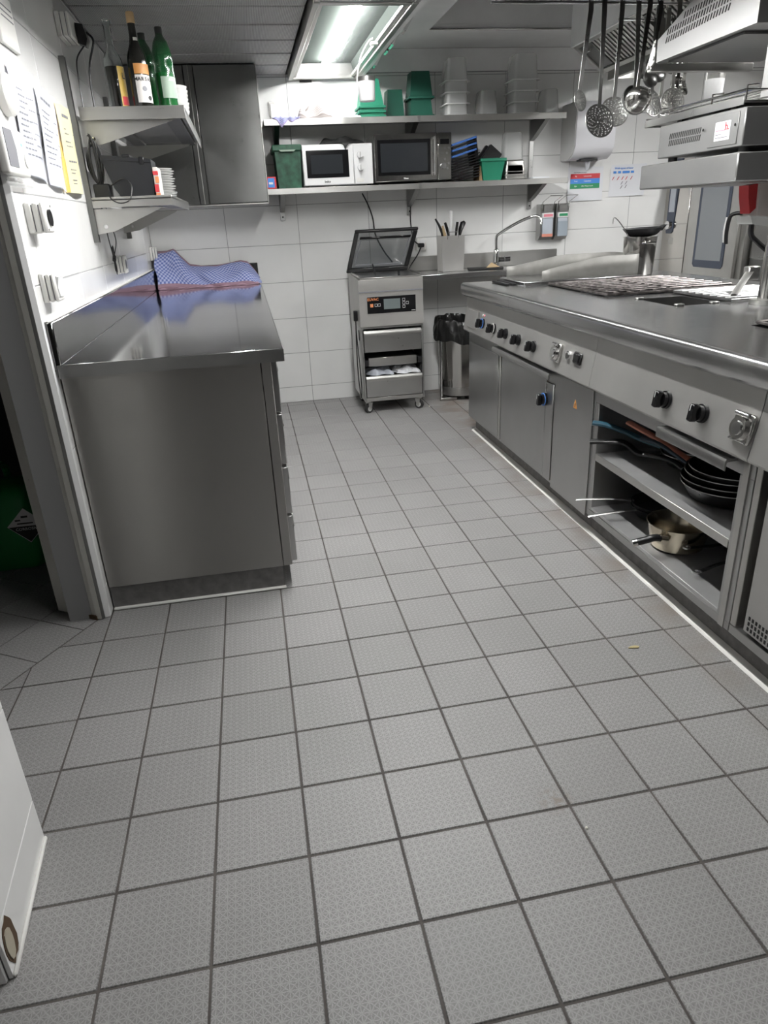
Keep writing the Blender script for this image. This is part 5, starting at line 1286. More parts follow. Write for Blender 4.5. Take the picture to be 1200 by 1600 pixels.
tool('scraper', 'pale white plastic scraper standing upright in the utensil holder', [(0.858, 4.20, ZTab+0.06), (0.860, 4.20, ZTab+0.26), (0.866, 4.20, ZTab+0.32), (0.868, 4.20, ZTab+0.40)], [0.006, 0.009, 0.012, 0.013], 0.4, 'bright_plastic', 'scraper', None)
tool('kitchen_knife', 'black handled knife at the right centre of the utensil holder', [(0.880, 4.15, ZTab+0.06), (0.888, 4.15, ZTab+0.235), (0.893, 4.15, ZTab+0.28), (0.900, 4.15, ZTab+0.325)], [0.006, 0.008, 0.011, 0.010], 0.6, 'black_plastic', 'knife', None)
tool('bottle_opener', 'black opener with a hole at the right of the utensil holder', [(0.915, 4.17, ZTab+0.06), (0.918, 4.17, ZTab+0.23), (0.928, 4.17, ZTab+0.275), (0.946, 4.17, ZTab+0.315), (0.960, 4.17, ZTab+0.325)], [0.006, 0.012, 0.018, 0.022, 0.012], 0.35, 'black_plastic', 'opener', None)
# dark slate with a piece of bread
single('slate_plate', MB().prism([(0.97, 4.10), (1.21, 4.04), (1.24, 4.16), (1.0, 4.24)], 'z', ZTab+0.002, ZTab+0.012), 'matte_black', 'dark slate plate lying on the wall table beside the faucet', 'plate')
m = MB(); m.add([(1.10, 4.10, ZTab+0.013), (1.20, 4.09, ZTab+0.013), (1.16, 4.17, ZTab+0.013), (1.145, 4.12, ZTab+0.045)], [(0, 1, 2), (0, 1, 3), (1, 2, 3), (2, 0, 3)])
single('bread_piece', m, 'wood', 'small tan wedge lying on the dark slate', 'food', smooth=None)
# faucet
fx, fy = 1.222, 4.24
t = thing('faucet', 'chrome swivel faucet with long angled spout on the wall table', 'faucet', (fx, fy, ZTab))
part('base', MB().lathe([(0.03, ZTab+0.001), (0.03, ZTab+0.006), (0.024, ZTab+0.012), (0.024, ZTab+0.105), (0.018, ZTab+0.125), (0.013, ZTab+0.13)], (fx, fy, 0)), 'chrome', t)
sp = hang([(fx, fy, ZTab+0.12), (fx, fy, ZTab+0.205), (fx+0.02, fy-0.02, ZTab+0.235), (fx+0.12, fy-0.10, ZTab+0.30), (fx+0.195, fy-0.17, ZTab+0.335), (fx+0.235, fy-0.205, ZTab+0.335), (fx+0.248, fy-0.22, ZTab+0.31), (fx+0.245, fy-0.225, ZTab+0.285)], 0)
part('spout', MB().tube(sp, 0.0105, 12), 'chrome', t)
lv = part('lever', MB().cyl((fx+0.02, fy-0.01, ZTab+0.055), (fx+0.098, fy-0.03, ZTab+0.058), 0.020, n=18), 'chrome', t)
part('lever_ring', MB().cyl((fx+0.055, fy-0.019, ZTab+0.0565), (fx+0.060, fy-0.020, ZTab+0.0567), 0.0215, n=18), 'steel_dark', lv)

# ------------------------------------------------------------------ dispensers, towel box, posters on the back wall
def dispenser(x0, x1, label, col, liquid, fill):
    z0, z1, yf = 1.075, 1.322, 4.265
    t = thing('soap_dispenser', label, 'dispenser', ((x0+x1)/2, 4.31, z0), 'wall dispensers beside the faucet')
    part('back_case', MB().prism([(YB-0.002, z0), (YB-0.002, z1), (yf+0.015, z1), (yf+0.015, z0+0.03), (yf+0.045, z0)], 'x', x0, x1), 'steel', t)
    part('bottle', MB().box(x0+0.014, x1-0.010, yf, yf+0.0145, z0+0.022, z0+0.150, 0.003), 'display_pale', t)
    part('liquid', MB().box(x0+0.013, x1-0.009, yf-0.0012, yf+0.012, z0+0.022, z0+0.022+fill, 0.002), liquid, t)
    part('label_band', MB().box(x0+0.010, x1-0.006, yf-0.002, yf+0.0145, z0+0.152, z0+0.186, 0.002), 'bright_plastic', t)
    part('colour_label', MB().box(x0+0.020, x1-0.014, yf-0.0035, yf-0.002, z0+0.160, z0+0.178), col, t)
    part('pump_cover', MB().box(x0+0.018, x1-0.016, yf-0.006, yf+0.0145, z0+0.188, z1-0.004, 0.004), 'steel', t)
    part('lever', MB().tube([(x0+0.012, yf+0.01, z0+0.2), (x0+0.006, yf-0.005, z1+0.012), (x0+0.022, yf-0.10, z1+0.05), (x1+0.012, yf-0.10, z1+0.05), (x1-0.006, yf-0.005, z1+0.012), (x1-0.006, yf+0.01, z0+0.2)], 0.003, 6), 'chrome', t)
dispenser(1.572, 1.676, 'steel soap dispenser with pink label and pink soap beside the faucet', 'pink_print', 'pink_soap', 0.022)
dispenser(1.694, 1.792, 'steel dispenser with green label right of the pink soap dispenser', 'green_print', 'grey_liquid', 0.105)
t = thing('towel_dispenser', 'large white paper towel dispenser on the back wall', 'dispenser', (1.89, 4.25, 1.60))
part('shell', MB().prism([(YB-0.002, 1.60), (YB-0.002, 1.955), (4.155, 1.955), (4.12, 1.90), (4.125, 1.68), (4.16, 1.625), (4.22, 1.60)], 'x', 1.745, 2.035), 'towel_white', t)
part('shell_side', MB().prism([(YB-0.002, 1.605), (YB-0.002, 1.95), (4.16, 1.95), (4.127, 1.90), (4.132, 1.682), (4.165, 1.628), (4.22, 1.605)], 'x', 1.738, 1.745), 'porcelain_grey', t)
part('slot', MB().box(1.82, 1.95, 4.19, 4.26, 1.588, 1.602, 0.002), 'black_plastic', t)
part('towel', MB().grid(lambda u, v: Vector((1.865+0.045*u*(1-0.55*v)+0.012*v, 4.215+0.012*math.sin(u*14), 1.590-0.062*v+0.01*u*v)), 12, 6), 'paper_white', t)
t = thing('colour_poster', 'white wall notice with red, blue and green bars', 'poster', (1.95, YB, 1.33))
part('sheet', MB().grid(lambda u, v: Vector((1.808+0.278*u, YB-0.003-0.006*v*v, 1.560-0.228*v)), 6, 6), 'paper_white', t)
for k, (c, a, b) in enumerate((('red_print', 'Rij', 'Levensmid.'), ('blue_print', 'Trek', 'Calamiteit'), ('green_print', 'Lijn', 'Alle Waterwerk'))):
    z = 1.482-k*0.033
    pb = part('colour_bar', MB().box(1.826, 2.058, YB-0.0085, YB-0.0065, z, z+0.033), c, t)
    lettering(a, 0.014, facing_y(1.868, YB-0.0088, z+0.0165), 'white_print', pb)
    lettering(b, 0.014, facing_y(1.960, YB-0.0088, z+0.0165), 'white_print', pb)
lettering('Overzicht kleuren kruimels', 0.009, facing_y(1.90, YB-0.0052, 1.524), 'black_print', t)
t = thing('type_poster', 'white wall poster with blue heading and small red pictures', 'poster', (2.28, YB, 1.35))
def post(u, v): return Vector((2.148-0.012*v+0.285*u, YB-0.003-0.010*(1-v)*0+-0.010*v*v*u, 1.566-0.216*v+0.003*u))
part('sheet', MB().grid(post, 6, 6), 'paper_white', t)
lettering('Welk types of laser', 0.019, facing_y(2.248, YB-0.0062, 1.542), 'blue_print', t)
for k, (x0, x1) in enumerate(((2.165, 2.188), (2.202, 2.225), (2.238, 2.295), (2.305, 2.33))):
    part('heading_bar', MB().box(x0, x1, YB-0.007, YB-0.006, 1.508, 1.523), 'blue_print', t)
rnd = random.Random(4)
for (px, pz) in ((2.165, 1.475), (2.205, 1.475), (2.240, 1.475), (2.272, 1.475), (2.312, 1.475), (2.238, 1.443), (2.272, 1.443), (2.236, 1.415), (2.272, 1.418)):
    part('picture', MB().prism([(px-0.010, pz-0.012), (px-0.004, pz-0.010), (px+0.009, pz+0.012), (px+0.003, pz+0.010)], 'y', YB-0.0105, YB-0.0085), 'red_print' if pz > 1.46 else 'grey_print', t)
# ------------------------------------------------------------------ combi oven against the back wall, facing the aisle
XO = 2.61
t = thing('combi_oven', 'stainless combi oven with tall glass door in the right back corner', 'oven', (2.95, 3.9, 0.0))
part('cabinet', MB().box(XO+0.012, 3.36, 3.385, YB-0.012, 0.66, 1.62, 0.004), 'steel_light', t)
part('stand', MB().box(XO+0.03, 3.34, 3.40, YB-0.03, 0.002, 0.655, 0.003), 'steel_dark', t)
part('control_column', MB().box(XO, XO+0.012, 4.030, YB-0.014, 0.662, 1.618, 0.002), 'mirror_panel', t)
pn = part('control_panel', MB().prism([(4.295, 1.60), (4.165, 1.60), (4.205, 1.09), (4.225, 1.075), (4.285, 1.075), (4.292, 1.09)], 'x', XO-0.006, XO), 'oven_blue', t)
part('display', MB().box(XO-0.008, XO-0.006, 4.205, 4.275, 1.225, 1.53), 'display_pale', pn)
part('dial', MB().cyl((XO-0.03, 4.245, 1.135), (XO-0.006, 4.245, 1.135), 0.030, 0.034, n=24), 'chrome', pn)
part('type_plate', MB().box(XO-0.0015, XO, 4.19, 4.25, 1.00, 1.045), 'steel_light', t)
d = part('door', MB().box(XO-0.012, XO+0.012, 3.440, 4.005, 0.70, 1.60, 0.004), 'steel_light', t)
part('door_gap', MB().box(XO+0.002, XO+0.0115, 4.006, 4.029, 0.70, 1.60), 'matte_black', t)
part('window_frame', MB().prism([(3.545, 0.875), (3.565, 0.855), (3.87, 0.855), (3.89, 0.875), (3.89, 1.53), (3.545, 1.53)], 'x', XO-0.015, XO-0.012), 'oven_blue', d)
part('pane', MB().box(XO-0.0165, XO-0.015, 3.575, 3.862, 0.905, 1.50), 'oven_glass', d)
part('handle', MB().tube(hang([(XO-0.055, 3.482, 1.02), (XO-0.062, 3.482, 1.10), (XO-0.058, 3.472, 1.185), (XO-0.04, 3.45, 1.205), (XO-0.02, 3.43, 1.207), (XO-0.012, 3.42, 1.207)], 0), [0.010]*9+[0.013]*40 if False else 0.013, 10), 'black_plastic', d)
part('handle_face', MB().tube(hang([(XO-0.064, 3.492, 1.03), (XO-0.071, 3.492, 1.10), (XO-0.066, 3.488, 1.185)], 0), 0.009, 8), 'bright_plastic', d)
t = thing('dark_cupboard', 'dark steel cupboard right of the combi oven', 'cupboard', (2.95, 2.85, 0))
part('body', MB().box(2.66, 3.36, 2.3, 3.365, 0.002, 0.93, 0.004), 'steel_dark', t)
part('splash_panel', MB().box(2.66, 3.36, 3.352, 3.365, 0.932, 1.7, 0.002), 'steel', t)
# ------------------------------------------------------------------ cooking block: worktop
ZI = 0.906; XI0, XI1, YI0, YI1 = 0.640, 1.90, -0.9, 3.205
t = thing('cooking_worktop', 'continuous steel worktop of the cooking block with burner openings', 'worktop', (1.2, 1.2, 0.82))
HOLES = [(0.975, 1.665, 2.06, 2.735), (1.05, 1.265, 1.65, 1.935), (1.275, 1.70, 1.62, 2.04), (0.985, 1.70, 0.55, 1.115)]
xs = sorted({0.672, XI1, *[h[0] for h in HOLES], *[h[1] for h in HOLES]}); ys = sorted({YI0, YI1-0.03, *[h[2] for h in HOLES], *[h[3] for h in HOLES]})
m = MB()
def in_hole(x, y): return any(h[0] < x < h[1] and h[2] < y < h[3] for h in HOLES)
vid = {}
def gv(x, y, z):
    k = (round(x, 4), round(y, 4), round(z, 4))
    if k not in vid: vid[k] = len(m.v); m.v.append(Vector(k))
    return vid[k]
for i in range(len(xs)-1):
    for j in range(len(ys)-1):
        if in_hole((xs[i]+xs[i+1])/2, (ys[j]+ys[j+1])/2): continue
        m.f.append((gv(xs[i], ys[j], ZI), gv(xs[i+1], ys[j], ZI), gv(xs[i+1], ys[j+1], ZI), gv(xs[i], ys[j+1], ZI)))
part('plate', m, 'steel_worktop', t, smooth=None)
PROF = [(0.672, ZI), (0.660, ZI+0.0015), (0.650, ZI), (0.6425, ZI-0.006), (0.639, ZI-0.016), (0.640, ZI-0.055), (0.646, ZI-0.066), (0.660, ZI-0.074), (0.690, ZI-0.076), (0.690, ZI-0.02)]
part('front_edge', MB().prism(PROF, 'y', YI0, 2.402), 'steel_worktop', t, smooth=50)
part('front_edge', MB().prism(PROF, 'y', 2.4035, YI1), 'steel_worktop', t, smooth=50)
part('end_edge', MB().box(0.672, XI1, YI1-0.03, YI1, ZI-0.074, ZI, 0.004), 'steel_worktop', t)
part('side_edge', MB().box(XI1-0.002, XI1, YI0, YI1-0.03, ZI-0.074, ZI), 'steel_worktop', t)
for h, mt, dp in zip(HOLES, ('matte_black', 'steel_dark', 'steel_dark', 'matte_black'), (0.07, 0.10, 0.05, 0.05)):
    x0, x1, y0, y1 = h; z0 = ZI-dp
    vs = [(x0, y0, ZI), (x1, y0, ZI), (x1, y1, ZI), (x0, y1, ZI), (x0, y0, z0), (x1, y0, z0), (x1, y1, z0), (x0, y1, z0)]
    part('burner_well', MB().add(vs, [(0, 1, 5, 4), (1, 2, 6, 5), (2, 3, 7, 6), (3, 0, 4, 7), (4, 5, 6, 7)]), mt, t, smooth=None)
for (x, y) in ((1.075, 1.658), (1.225, 1.652), (1.06, 1.93), (1.38, 1.612)):
    part('grate_stop', MB().box(x-0.018, x+0.018, y-0.012, y+0.012, ZI, ZI+0.008, 0.003), 'steel_light', t)

# grates
def grate(label, x0, x1, y0, y1, material, nx, ny, z=ZI+0.004):
    t = thing('burner_grate', label, 'grate', ((x0+x1)/2, (y0+y1)/2, z), 'grates on the cooking block')
    part('frame', MB().tube([(x0, y0, z+0.006), (x1, y0, z+0.006), (x1, y1, z+0.006), (x0, y1, z+0.006)], 0.006, 6, closed=True), material, t)
    for i in range(1, nx):
        x = x0+(x1-x0)*i/nx
        part('bar', MB().cyl((x, y0+0.004, z+0.006), (x, y1-0.004, z+0.006), 0.0055, n=6), material, t)
    for j in range(1, ny):
        y = y0+(y1-y0)*j/ny
        part('cross_bar', MB().cyl((x0+0.004, y, z+0.009), (x1-0.004, y, z+0.010), 0.0055, n=6), material, t)
grate('dark scorched grate beside the griddle', 0.985, 1.315, 2.07, 2.725, 'grate_iron', 5, 9)
grate('dark scorched grate farther from the aisle', 1.325, 1.655, 2.07, 2.725, 'grate_iron', 5, 9)
grate('bright steel grate behind the open trough', 1.285, 1.690, 1.63, 2.03, 'grate_bright', 7, 8)
grate('dark grate near the steel post at the right edge', 1.00, 1.68, 0.56, 1.105, 'grate_iron', 10, 8)
for (x, y) in ((1.15, 2.23), (1.15, 2.56), (1.49, 2.23), (1.49, 2.56)):
    single('gas_burner', MB().lathe([(0.07, ZI-0.068), (0.07, ZI-0.035), (0.05, ZI-0.025), (0.048, ZI-0.012), (0.0, ZI-0.010)], (x, y, 0)), 'iron_black', 'round black gas burner under the %s scorched grate, %s' % ('aisle side' if x < 1.3 else 'far side', 'nearer the post' if y < 2.4 else 'nearer the griddle'), 'burner', 'gas burners')
# loose strip of steel propped at the post
t = thing('grill_scraper', 'flat steel scraper leaning on the bright grate beside the post', 'scraper', (1.42, 1.72, ZI+0.02))
part('blade', MB().tube([(1.36, 1.72, ZI+0.02), (1.50, 1.83, ZI+0.095)], 0.016, 4, flat=0.2), 'steel_light', t)
part('grip', MB().box(1.49, 1.545, 1.82, 1.86, ZI+0.06, ZI+0.115, 0.004), 'steel_light', t)

# griddle with bent splash guard
t = thing('griddle', 'flat griddle plate with curved sheet steel splash guard', 'griddle', (1.2, 2.95, ZI))
part('plate', MB().box(0.865, 1.555, 2.775, 3.17, ZI+0.001, ZI+0.020, 0.003), 'steel_worktop', t)
gz = ZI+0.021
m = MB()
path = []
def guard(pts, zt):
    """vertical sheet following pts; zt gives its top height at each point"""
    m = MB(); n = len(pts)
    vs = []
    for (p, z) in zip(pts, zt):
        vs += [(p[0], p[1], gz), (p[0], p[1], z)]
    return m.add(vs, [(2*i, 2*i+2, 2*i+3, 2*i+1) for i in range(n-1)])
near = [(0.99+0.54*k/10, 2.83) for k in range(11)]; zn = [gz+interp([(0, 0.045), (0.12, 0.060), (0.55, 0.098), (0.7, 0.105), (1, 0.105)], k/10) for k in range(11)]
corner = [(1.53+0.05*math.sin(a), 2.88-0.05*math.cos(a)) for a in [PI/2*k/6 for k in range(1, 7)]]
right = [(1.58, 2.88+0.24*k/4) for k in range(1, 5)]
corner2 = [(1.53+0.05*math.cos(a), 3.12+0.05*math.sin(a)) for a in [PI/2*k/6 for k in range(1, 7)]]
farp = [(1.53-0.62*k/10, 3.17) for k in range(1, 11)]; zf = [gz+interp([(0, 0.105), (0.45, 0.105), (0.8, 0.07), (1.0, 0.055)], k/10) for k in range(1, 11)]
pts = near+corner+right+corner2+farp; zz = zn+[gz+0.105]*16+zf
o = part('splash_guard', guard(pts, zz), 'guard_steel', t, smooth=50); o.modifiers.new('thickness', 'SOLIDIFY').thickness = 0.003
t = thing('side_grille', 'short dark bars lying at the far left corner of the cooking block', 'grille', (0.82, 2.98, ZI))
part('bar', MB().box(0.83, 0.855, 2.86, 3.12, ZI+0.001, ZI+0.012, 0.003), 'iron_black', t)
part('bar', MB().box(0.795, 0.815, 2.86, 3.10, ZI+0.001, ZI+0.012, 0.003), 'iron_black', t)
# stock pot with black pan on it
px, py = 1.665, 3.02
t = thing('stock_pot', 'tall steel stock pot on the cooking block beside the splash guard', 'pot', (px, py, ZI))
part('pot', MB().lathe([(0.0, ZI+0.001), (0.080, ZI+0.001), (0.084, ZI+0.006), (0.093, ZI+0.205), (0.096, ZI+0.207), (0.096, ZI+0.21), (0.090, ZI+0.207), (0.081, ZI+0.008), (0.0, ZI+0.006)], (px, py, 0), n=36), 'polished_steel', t)
part('handle', MB().tube([(px-0.035, py-0.090, ZI+0.175), (px-0.03, py-0.115, ZI+0.178), (px+0.03, py-0.115, ZI+0.178), (px+0.035, py-0.090, ZI+0.175)], 0.005, 6), 'polished_steel', t)
t = thing('steel_ladle', 'thin wire ladle handle sticking out of the stock pot', 'ladle', (px-0.06, py, ZI+0.02))
part('handle', MB().tube(hang([(px-0.055, py, ZI+0.02), (px-0.075, py, ZI+0.20), (px-0.12, py, ZI+0.27), (px-0.165, py, ZI+0.315), (px-0.178, py, ZI+0.31), (px-0.18, py, ZI+0.285)], 0), 0.003, 6), 'steel', t)
part('bowl', MB().lathe([(0.0, ZI+0.012), (0.02, ZI+0.016), (0.03, ZI+0.035), (0.027, ZI+0.035), (0.0, ZI+0.018)], (px-0.04, py, 0)), 'steel', t)
t = thing('black_pan', 'small black pan lying across the top of the stock pot', 'pan', (px+0.01, py, ZI+0.212))
part('pan', MB().lathe([(0.0, 0.0), (0.07, 0.0), (0.085, 0.010), (0.112, 0.042), (0.109, 0.043), (0.082, 0.013), (0.0, 0.004)], (px+0.012, py, ZI+0.212), n=32, M=Matrix.Rotation(math.radians(-2), 3, 'Y')), 'iron_black', t)
part('spout', MB().prism([(px+0.10, ZI+0.240), (px+0.118, ZI+0.256), (px+0.150, ZI+0.268), (px+0.12, ZI+0.236)], 'y', py-0.022, py+0.022), 'iron_black', t)

# ------------------------------------------------------------------ cooking block: units below the worktop
struct_pl = thing('block_plinth', 'dark stone plinth under the cooking block', 'plinth', (1.2, 1.2, 0))
part('plinth', MB().box(0.735, 1.85, YI0, 3.185, 0.0, 0.0975), 'plinth_stone', struct_pl)
part('silicone_joint', MB().prism([(0.708, 0.0), (0.7345, 0.0), (0.7345, 0.016), (0.728, 0.014), (0.710, 0.004)], 'y', YI0, 3.19), 'silicone', struct_pl)
XF = 0.690
def control_panel(t, y0, y1):
    return part('control_panel', MB().prism([(0.680, 0.826), (0.678, 0.787), (0.655, 0.641), (0.659, 0.634), (0.698, 0.622), (0.72, 0.622), (0.72, 0.826)], 'y', y0, y1), 'steel_fascia', t)
FN = Vector((-0.146, 0, 0.023)).normalized()     # outward normal of the slanted control panel
def panel_pt(y, z):
    s = (z-0.641)/(0.787-0.641)
    return Vector((0.655+0.023*s, y, z))
def knob(t, y, z, ring=None, r=0.024, depth=0.034, at=None):
    p = at or panel_pt(y, z)
    n = Vector((-1, 0, 0)) if at else FN
    k = part('knob', MB().cyl(p+n*0.0008, p+n*0.010, r*1.12, r*1.05, n=28).cyl(p+n*0.010, p+n*0.022, r*0.92, r*0.86, n=28), 'black_gloss', t)
    up = Vector((0, 0, 1))-n*n.z; up.normalize(); side = n.cross(up)
    g = MB(Matrix((side, up, n)).transposed().to_4x4()); g.T.translation = p
    g.box(-r*0.40, r*0.40, -r*1.0, r*1.0, 0.020, depth+0.012, 0.004)
    part('grip', g, 'black_gloss', k)
    w = MB(g.T).box(-0.0012, 0.0012, r*0.2, r*0.97, depth+0.0118, depth+0.0126)
    part('pointer', w, 'white_print', k)
    if ring: part('ring', MB(g.T).lathe([(r*0.95, 0.0105), (r*1.15, 0.0105), (r*1.15, 0.0125), (r*0.95, 0.0125)], n=28, close=True), ring, k)
    return k
def flap_socket(t, y, z, h=0.078, w=0.072):
    p = panel_pt(y, z); n = FN
    up = Vector((0, 0, 1))-n*n.z; up.normalize(); side = n.cross(up)
    M = Matrix((side, up, n)).transposed().to_4x4(); M.translation = p
    k = part('flap_socket', MB(M).box(-w/2, w/2, -h/2, h/2, 0.0008, 0.014, 0.004), 'polished_steel', t)
    part('flap', MB(M).cyl((0, -0.002, 0.014), (0, -0.002, 0.026), w*0.46, w*0.40, n=28), 'polished_steel', k)
    part('boss', MB(M).cyl((0, -0.002, 0.026), (0, -0.002, 0.030), w*0.26, w*0.24, n=24), 'chrome', k)
    part('hinge', MB(M).cyl((-w*0.32, h*0.44, 0.020), (w*0.32, h*0.44, 0.020), 0.007, n=12), 'chrome', k)
    for (a, b) in ((-1, -1), (1, -1), (1, 1), (-1, 1)):
        part('screw', MB(M).cyl((a*w*0.42, b*h*0.43, 0.014), (a*w*0.42, b*h*0.43, 0.0165), 0.0035, n=8), 'chrome', k)
# oven unit
t = thing('range_oven', 'steel oven range unit with five knobs and two doors, far end of cooking block', 'oven range', (1.25, 2.37, 0.05))
part('carcass', MB().box(XF+0.006, 1.84, 1.545, 3.19, 0.102, 0.80), 'steel_front', t)
part('fascia_frame', MB().box(XF, XF+0.0055, 1.545, 3.195, 0.098, 0.622, 0.001), 'steel_front', t)
control_panel(t, 1.545, 3.20)
part('end_panel', MB().box(0.70, 1.85, 3.191, 3.2, 0.101, 0.826), 'steel_front', t)
d = part('door', MB().box(XF-0.007, XF-0.0005, 2.650, 3.150, 0.115, 0.570, 0.003), 'steel_front', t)
d = part('door', MB().box(XF-0.009, XF-0.0005, 2.005, 2.590, 0.110, 0.575, 0.003), 'steel_front', t)
d2 = part('door_strip', MB().box(XF-0.008, XF-0.0005, 1.925, 2.002, 0.110, 0.565, 0.003), 'steel_front', t)
part('edge_trim', MB().box(XF-0.009, XF-0.0005, 2.608, 2.632, 0.110, 0.590, 0.003), 'steel_light', t)
part('side_panel', MB().box(XF-0.006, XF-0.0005, 1.555, 1.912, 0.085, 0.619, 0.002), 'steel_front', t)
part('pull_bar', MB().prism([(XF-0.001, 0.618), (XF-0.036, 0.618), (XF-0.040, 0.612), (XF-0.040, 0.590), (XF-0.036, 0.588), (XF-0.034, 0.609), (XF-0.001, 0.611)], 'y', 1.915, 2.665), 'steel_front', t, label='folded steel pull bar')
knob(d2, 0, 0, 'blue_ring', 0.026, 0.030, at=Vector((XF-0.0085, 2.005, 0.482)))
part('indicator', MB().box(XF-0.010, XF-0.008, 2.002, 2.010, 0.535, 0.552), 'label_white', d2)
knob(t, 2.860, 0.712, 'blue_ring'); knob(t, 2.675, 0.709, 'label_white'); knob(t, 2.492, 0.708); knob(t, 2.312, 0.704); knob(t, 2.122, 0.702)
for (yy, mt) in ((2.882, 'label_white'), (2.855, 'pink_print')):
    p = panel_pt(yy, 0.755); part('pilot_mark', MB().cyl(p, p+FN*0.004, 0.006, n=10), mt, t)
p = panel_pt(3.03, 0.72)
part('access_flap', MB().prism([(0.668+0.001, 0.765), (0.655+0.006, 0.765), (0.645+0.004, 0.672), (0.6495, 0.670), (0.661, 0.672)], 'y', 2.945, 3.115), 'steel_fascia', t)
flap_socket(t, 1.862, 0.718)
p = panel_pt(1.755, 0.724); b = part('push_button', MB().cyl(p, p+FN*0.010, 0.019, n=20), 'chrome', t); part('lens', MB().cyl(p+FN*0.010, p+FN*0.013, 0.012, n=16), 'steel_dark', b)
p = panel_pt(1.672, 0.726); up = (Vector((0, 0, 1))-FN*FN.z).normalized(); sd = FN.cross(up)
M = Matrix((sd, up, FN)).transposed().to_4x4(); M.translation = p
b = part('switch', MB(M).box(-0.033, 0.033, -0.024, 0.024, 0.0005, 0.009, 0.004), 'black_plastic', t); part('rocker', MB(M).box(-0.024, 0.024, -0.017, 0.017, 0.009, 0.014, 0.003), 'black_gloss', b)
w = part('warning_label', MB().prism([(1.722, 0.512), (1.690, 0.512), (1.704, 0.548), (1.708, 0.548)], 'x', XF-0.0068, XF-0.006), 'label_orange', t, label='small worn yellow warning triangle')
part('mark', MB().box(XF-0.0075, XF-0.0068, 1.703, 1.708, 0.518, 0.535), 'black_print', w)
# open shelf unit
Y0, Y1 = 0.625, 1.543
t = thing('open_shelf_unit', 'open steel shelf unit with pans in the cooking block', 'shelf unit', (1.1, 1.08, 0.05))
part('top_panel', MB().box(XF, XF+0.62, Y0, Y1, 0.578, 0.621, 0.001), 'steel_front', t)
part('side_panel', MB().box(XF, XF+0.62, 1.512, Y1, 0.10, 0.578, 0.002), 'steel_front', t)
part('side_panel', MB().box(XF, XF+0.62, Y0, 0.684, 0.10, 0.578, 0.002), 'steel_front', t)
part('edge_trim', MB().box(XF-0.004, XF, 0.645, 0.668, 0.10, 0.62), 'steel_light', t)
part('back_panel', MB().box(XF+0.60, XF+0.62, 0.684, 1.512, 0.10, 0.578), 'steel_dark', t)
part('floor_board', MB().box(XF, XF+0.60, 0.684, 1.512, 0.128, 0.142, 0.001), 'steel_shelf', t)
part('base_rail', MB().box(XF-0.001, XF+0.03, Y0, Y1, 0.098, 0.1275, 0.002), 'steel_front', t)
part('shelf_board', MB().box(XF, XF+0.60, 0.684, 1.512, 0.366, 0.374, 0.001), 'steel_shelf', t)
part('shelf_lip', MB().box(XF-0.001, XF+0.003, 0.685, 1.511, 0.346, 0.375, 0.001), 'steel_light', t)
control_panel(t, Y0, Y1)
knob(t, 1.035, 0.708, None, 0.026, 0.034); knob(t, 0.848, 0.711, None, 0.026, 0.034)
flap_socket(t, 0.665, 0.718, 0.082, 0.076)
part('pull_bar', MB().prism([(XF-0.001, 0.618), (XF-0.036, 0.618), (XF-0.040, 0.612), (XF-0.040, 0.585), (XF-0.036, 0.583), (XF-0.034, 0.609), (XF-0.001, 0.611)], 'y', 0.70, 1.05), 'steel_front', t, label='folded steel pull bar')
# refrigerated unit at the right edge
t = thing('fridge_unit', 'steel fridge unit with perforated lower edge at the right edge of the block', 'fridge', (1.2, -0.1, 0.05))
part('carcass', MB().box(XF+0.05, 1.84, YI0, 0.622, 0.102, 0.80), 'steel_dark', t)
control_panel(t, YI0, 0.622)
part('base_rail', MB().box(XF-0.001, XF+0.04, YI0, 0.622, 0.098, 0.1275, 0.002), 'steel_front', t)
part('post', MB().box(XF, XF+0.045, 0.598, 0.622, 0.1276, 0.62, 0.002), 'steel_light', t)
d = part('door', MB().box(XF-0.002, XF+0.045, YI0, 0.565, 0.140, 0.600, 0.003), 'steel_fascia', t)
hm = MB()
for i in range(10):
    for j in range(3):
        hm.box(XF-0.0032, XF-0.0018, 0.542-i*0.014, 0.549-i*0.014, 0.150+j*0.017, 0.161+j*0.017)
part('vent_holes', hm, 'matte_black', d, kind='stuff', smooth=None)

# ------------------------------------------------------------------ pans in the open shelf unit
def frying_pan(label, cx, cy, z, r, h, handle, hmat, body='pan_black', rim='steel', hr=0.013, group='frying pans on the upper shelf of the block', flat=0.6):
    t = thing('frying_pan', label, 'pan', (cx, cy, z), group)
    part('pan', MB().lathe([(0.0, z), (r*0.74, z), (r*0.80, z+0.004), (r*0.985, z+h-0.003), (r, z+h), (r*0.985, z+h), (r*0.78, z+0.008), (0.0, z+0.006)], (cx, cy, 0), n=44), body, t)
    part('rim', MB().lathe([(r*0.985, z+h-0.0015), (r*1.006, z+h-0.001), (r*1.004, z+h+0.0015), (r*0.985, z+h+0.001)], (cx, cy, 0), n=44), rim, t)
    part('handle', MB().tube(hang(handle, 0), hr, 10, flat=flat), hmat, t)
    return t
zs = 0.3755
cx, cy = 0.885, 0.965
frying_pan('lowest black frying pan of the right stack, without a visible handle', cx, cy, zs+0.002, 0.150, 0.052, [(cx+0.14, cy+0.03, zs+0.045), (cx+0.22, cy+0.05, zs+0.055), (cx+0.30, cy+0.06, zs+0.06)], 'black_plastic')
frying_pan('second black frying pan of the right stack with copper coloured handle below', cx, cy+0.005, zs+0.020, 0.150, 0.052, [(0.81, cy+0.125, zs+0.055), (0.79, cy+0.17, zs+0.075), (0.765, cy+0.215, zs+0.082), (0.735, cy+0.275, zs+0.078)], 'black_plastic', rim='steel')
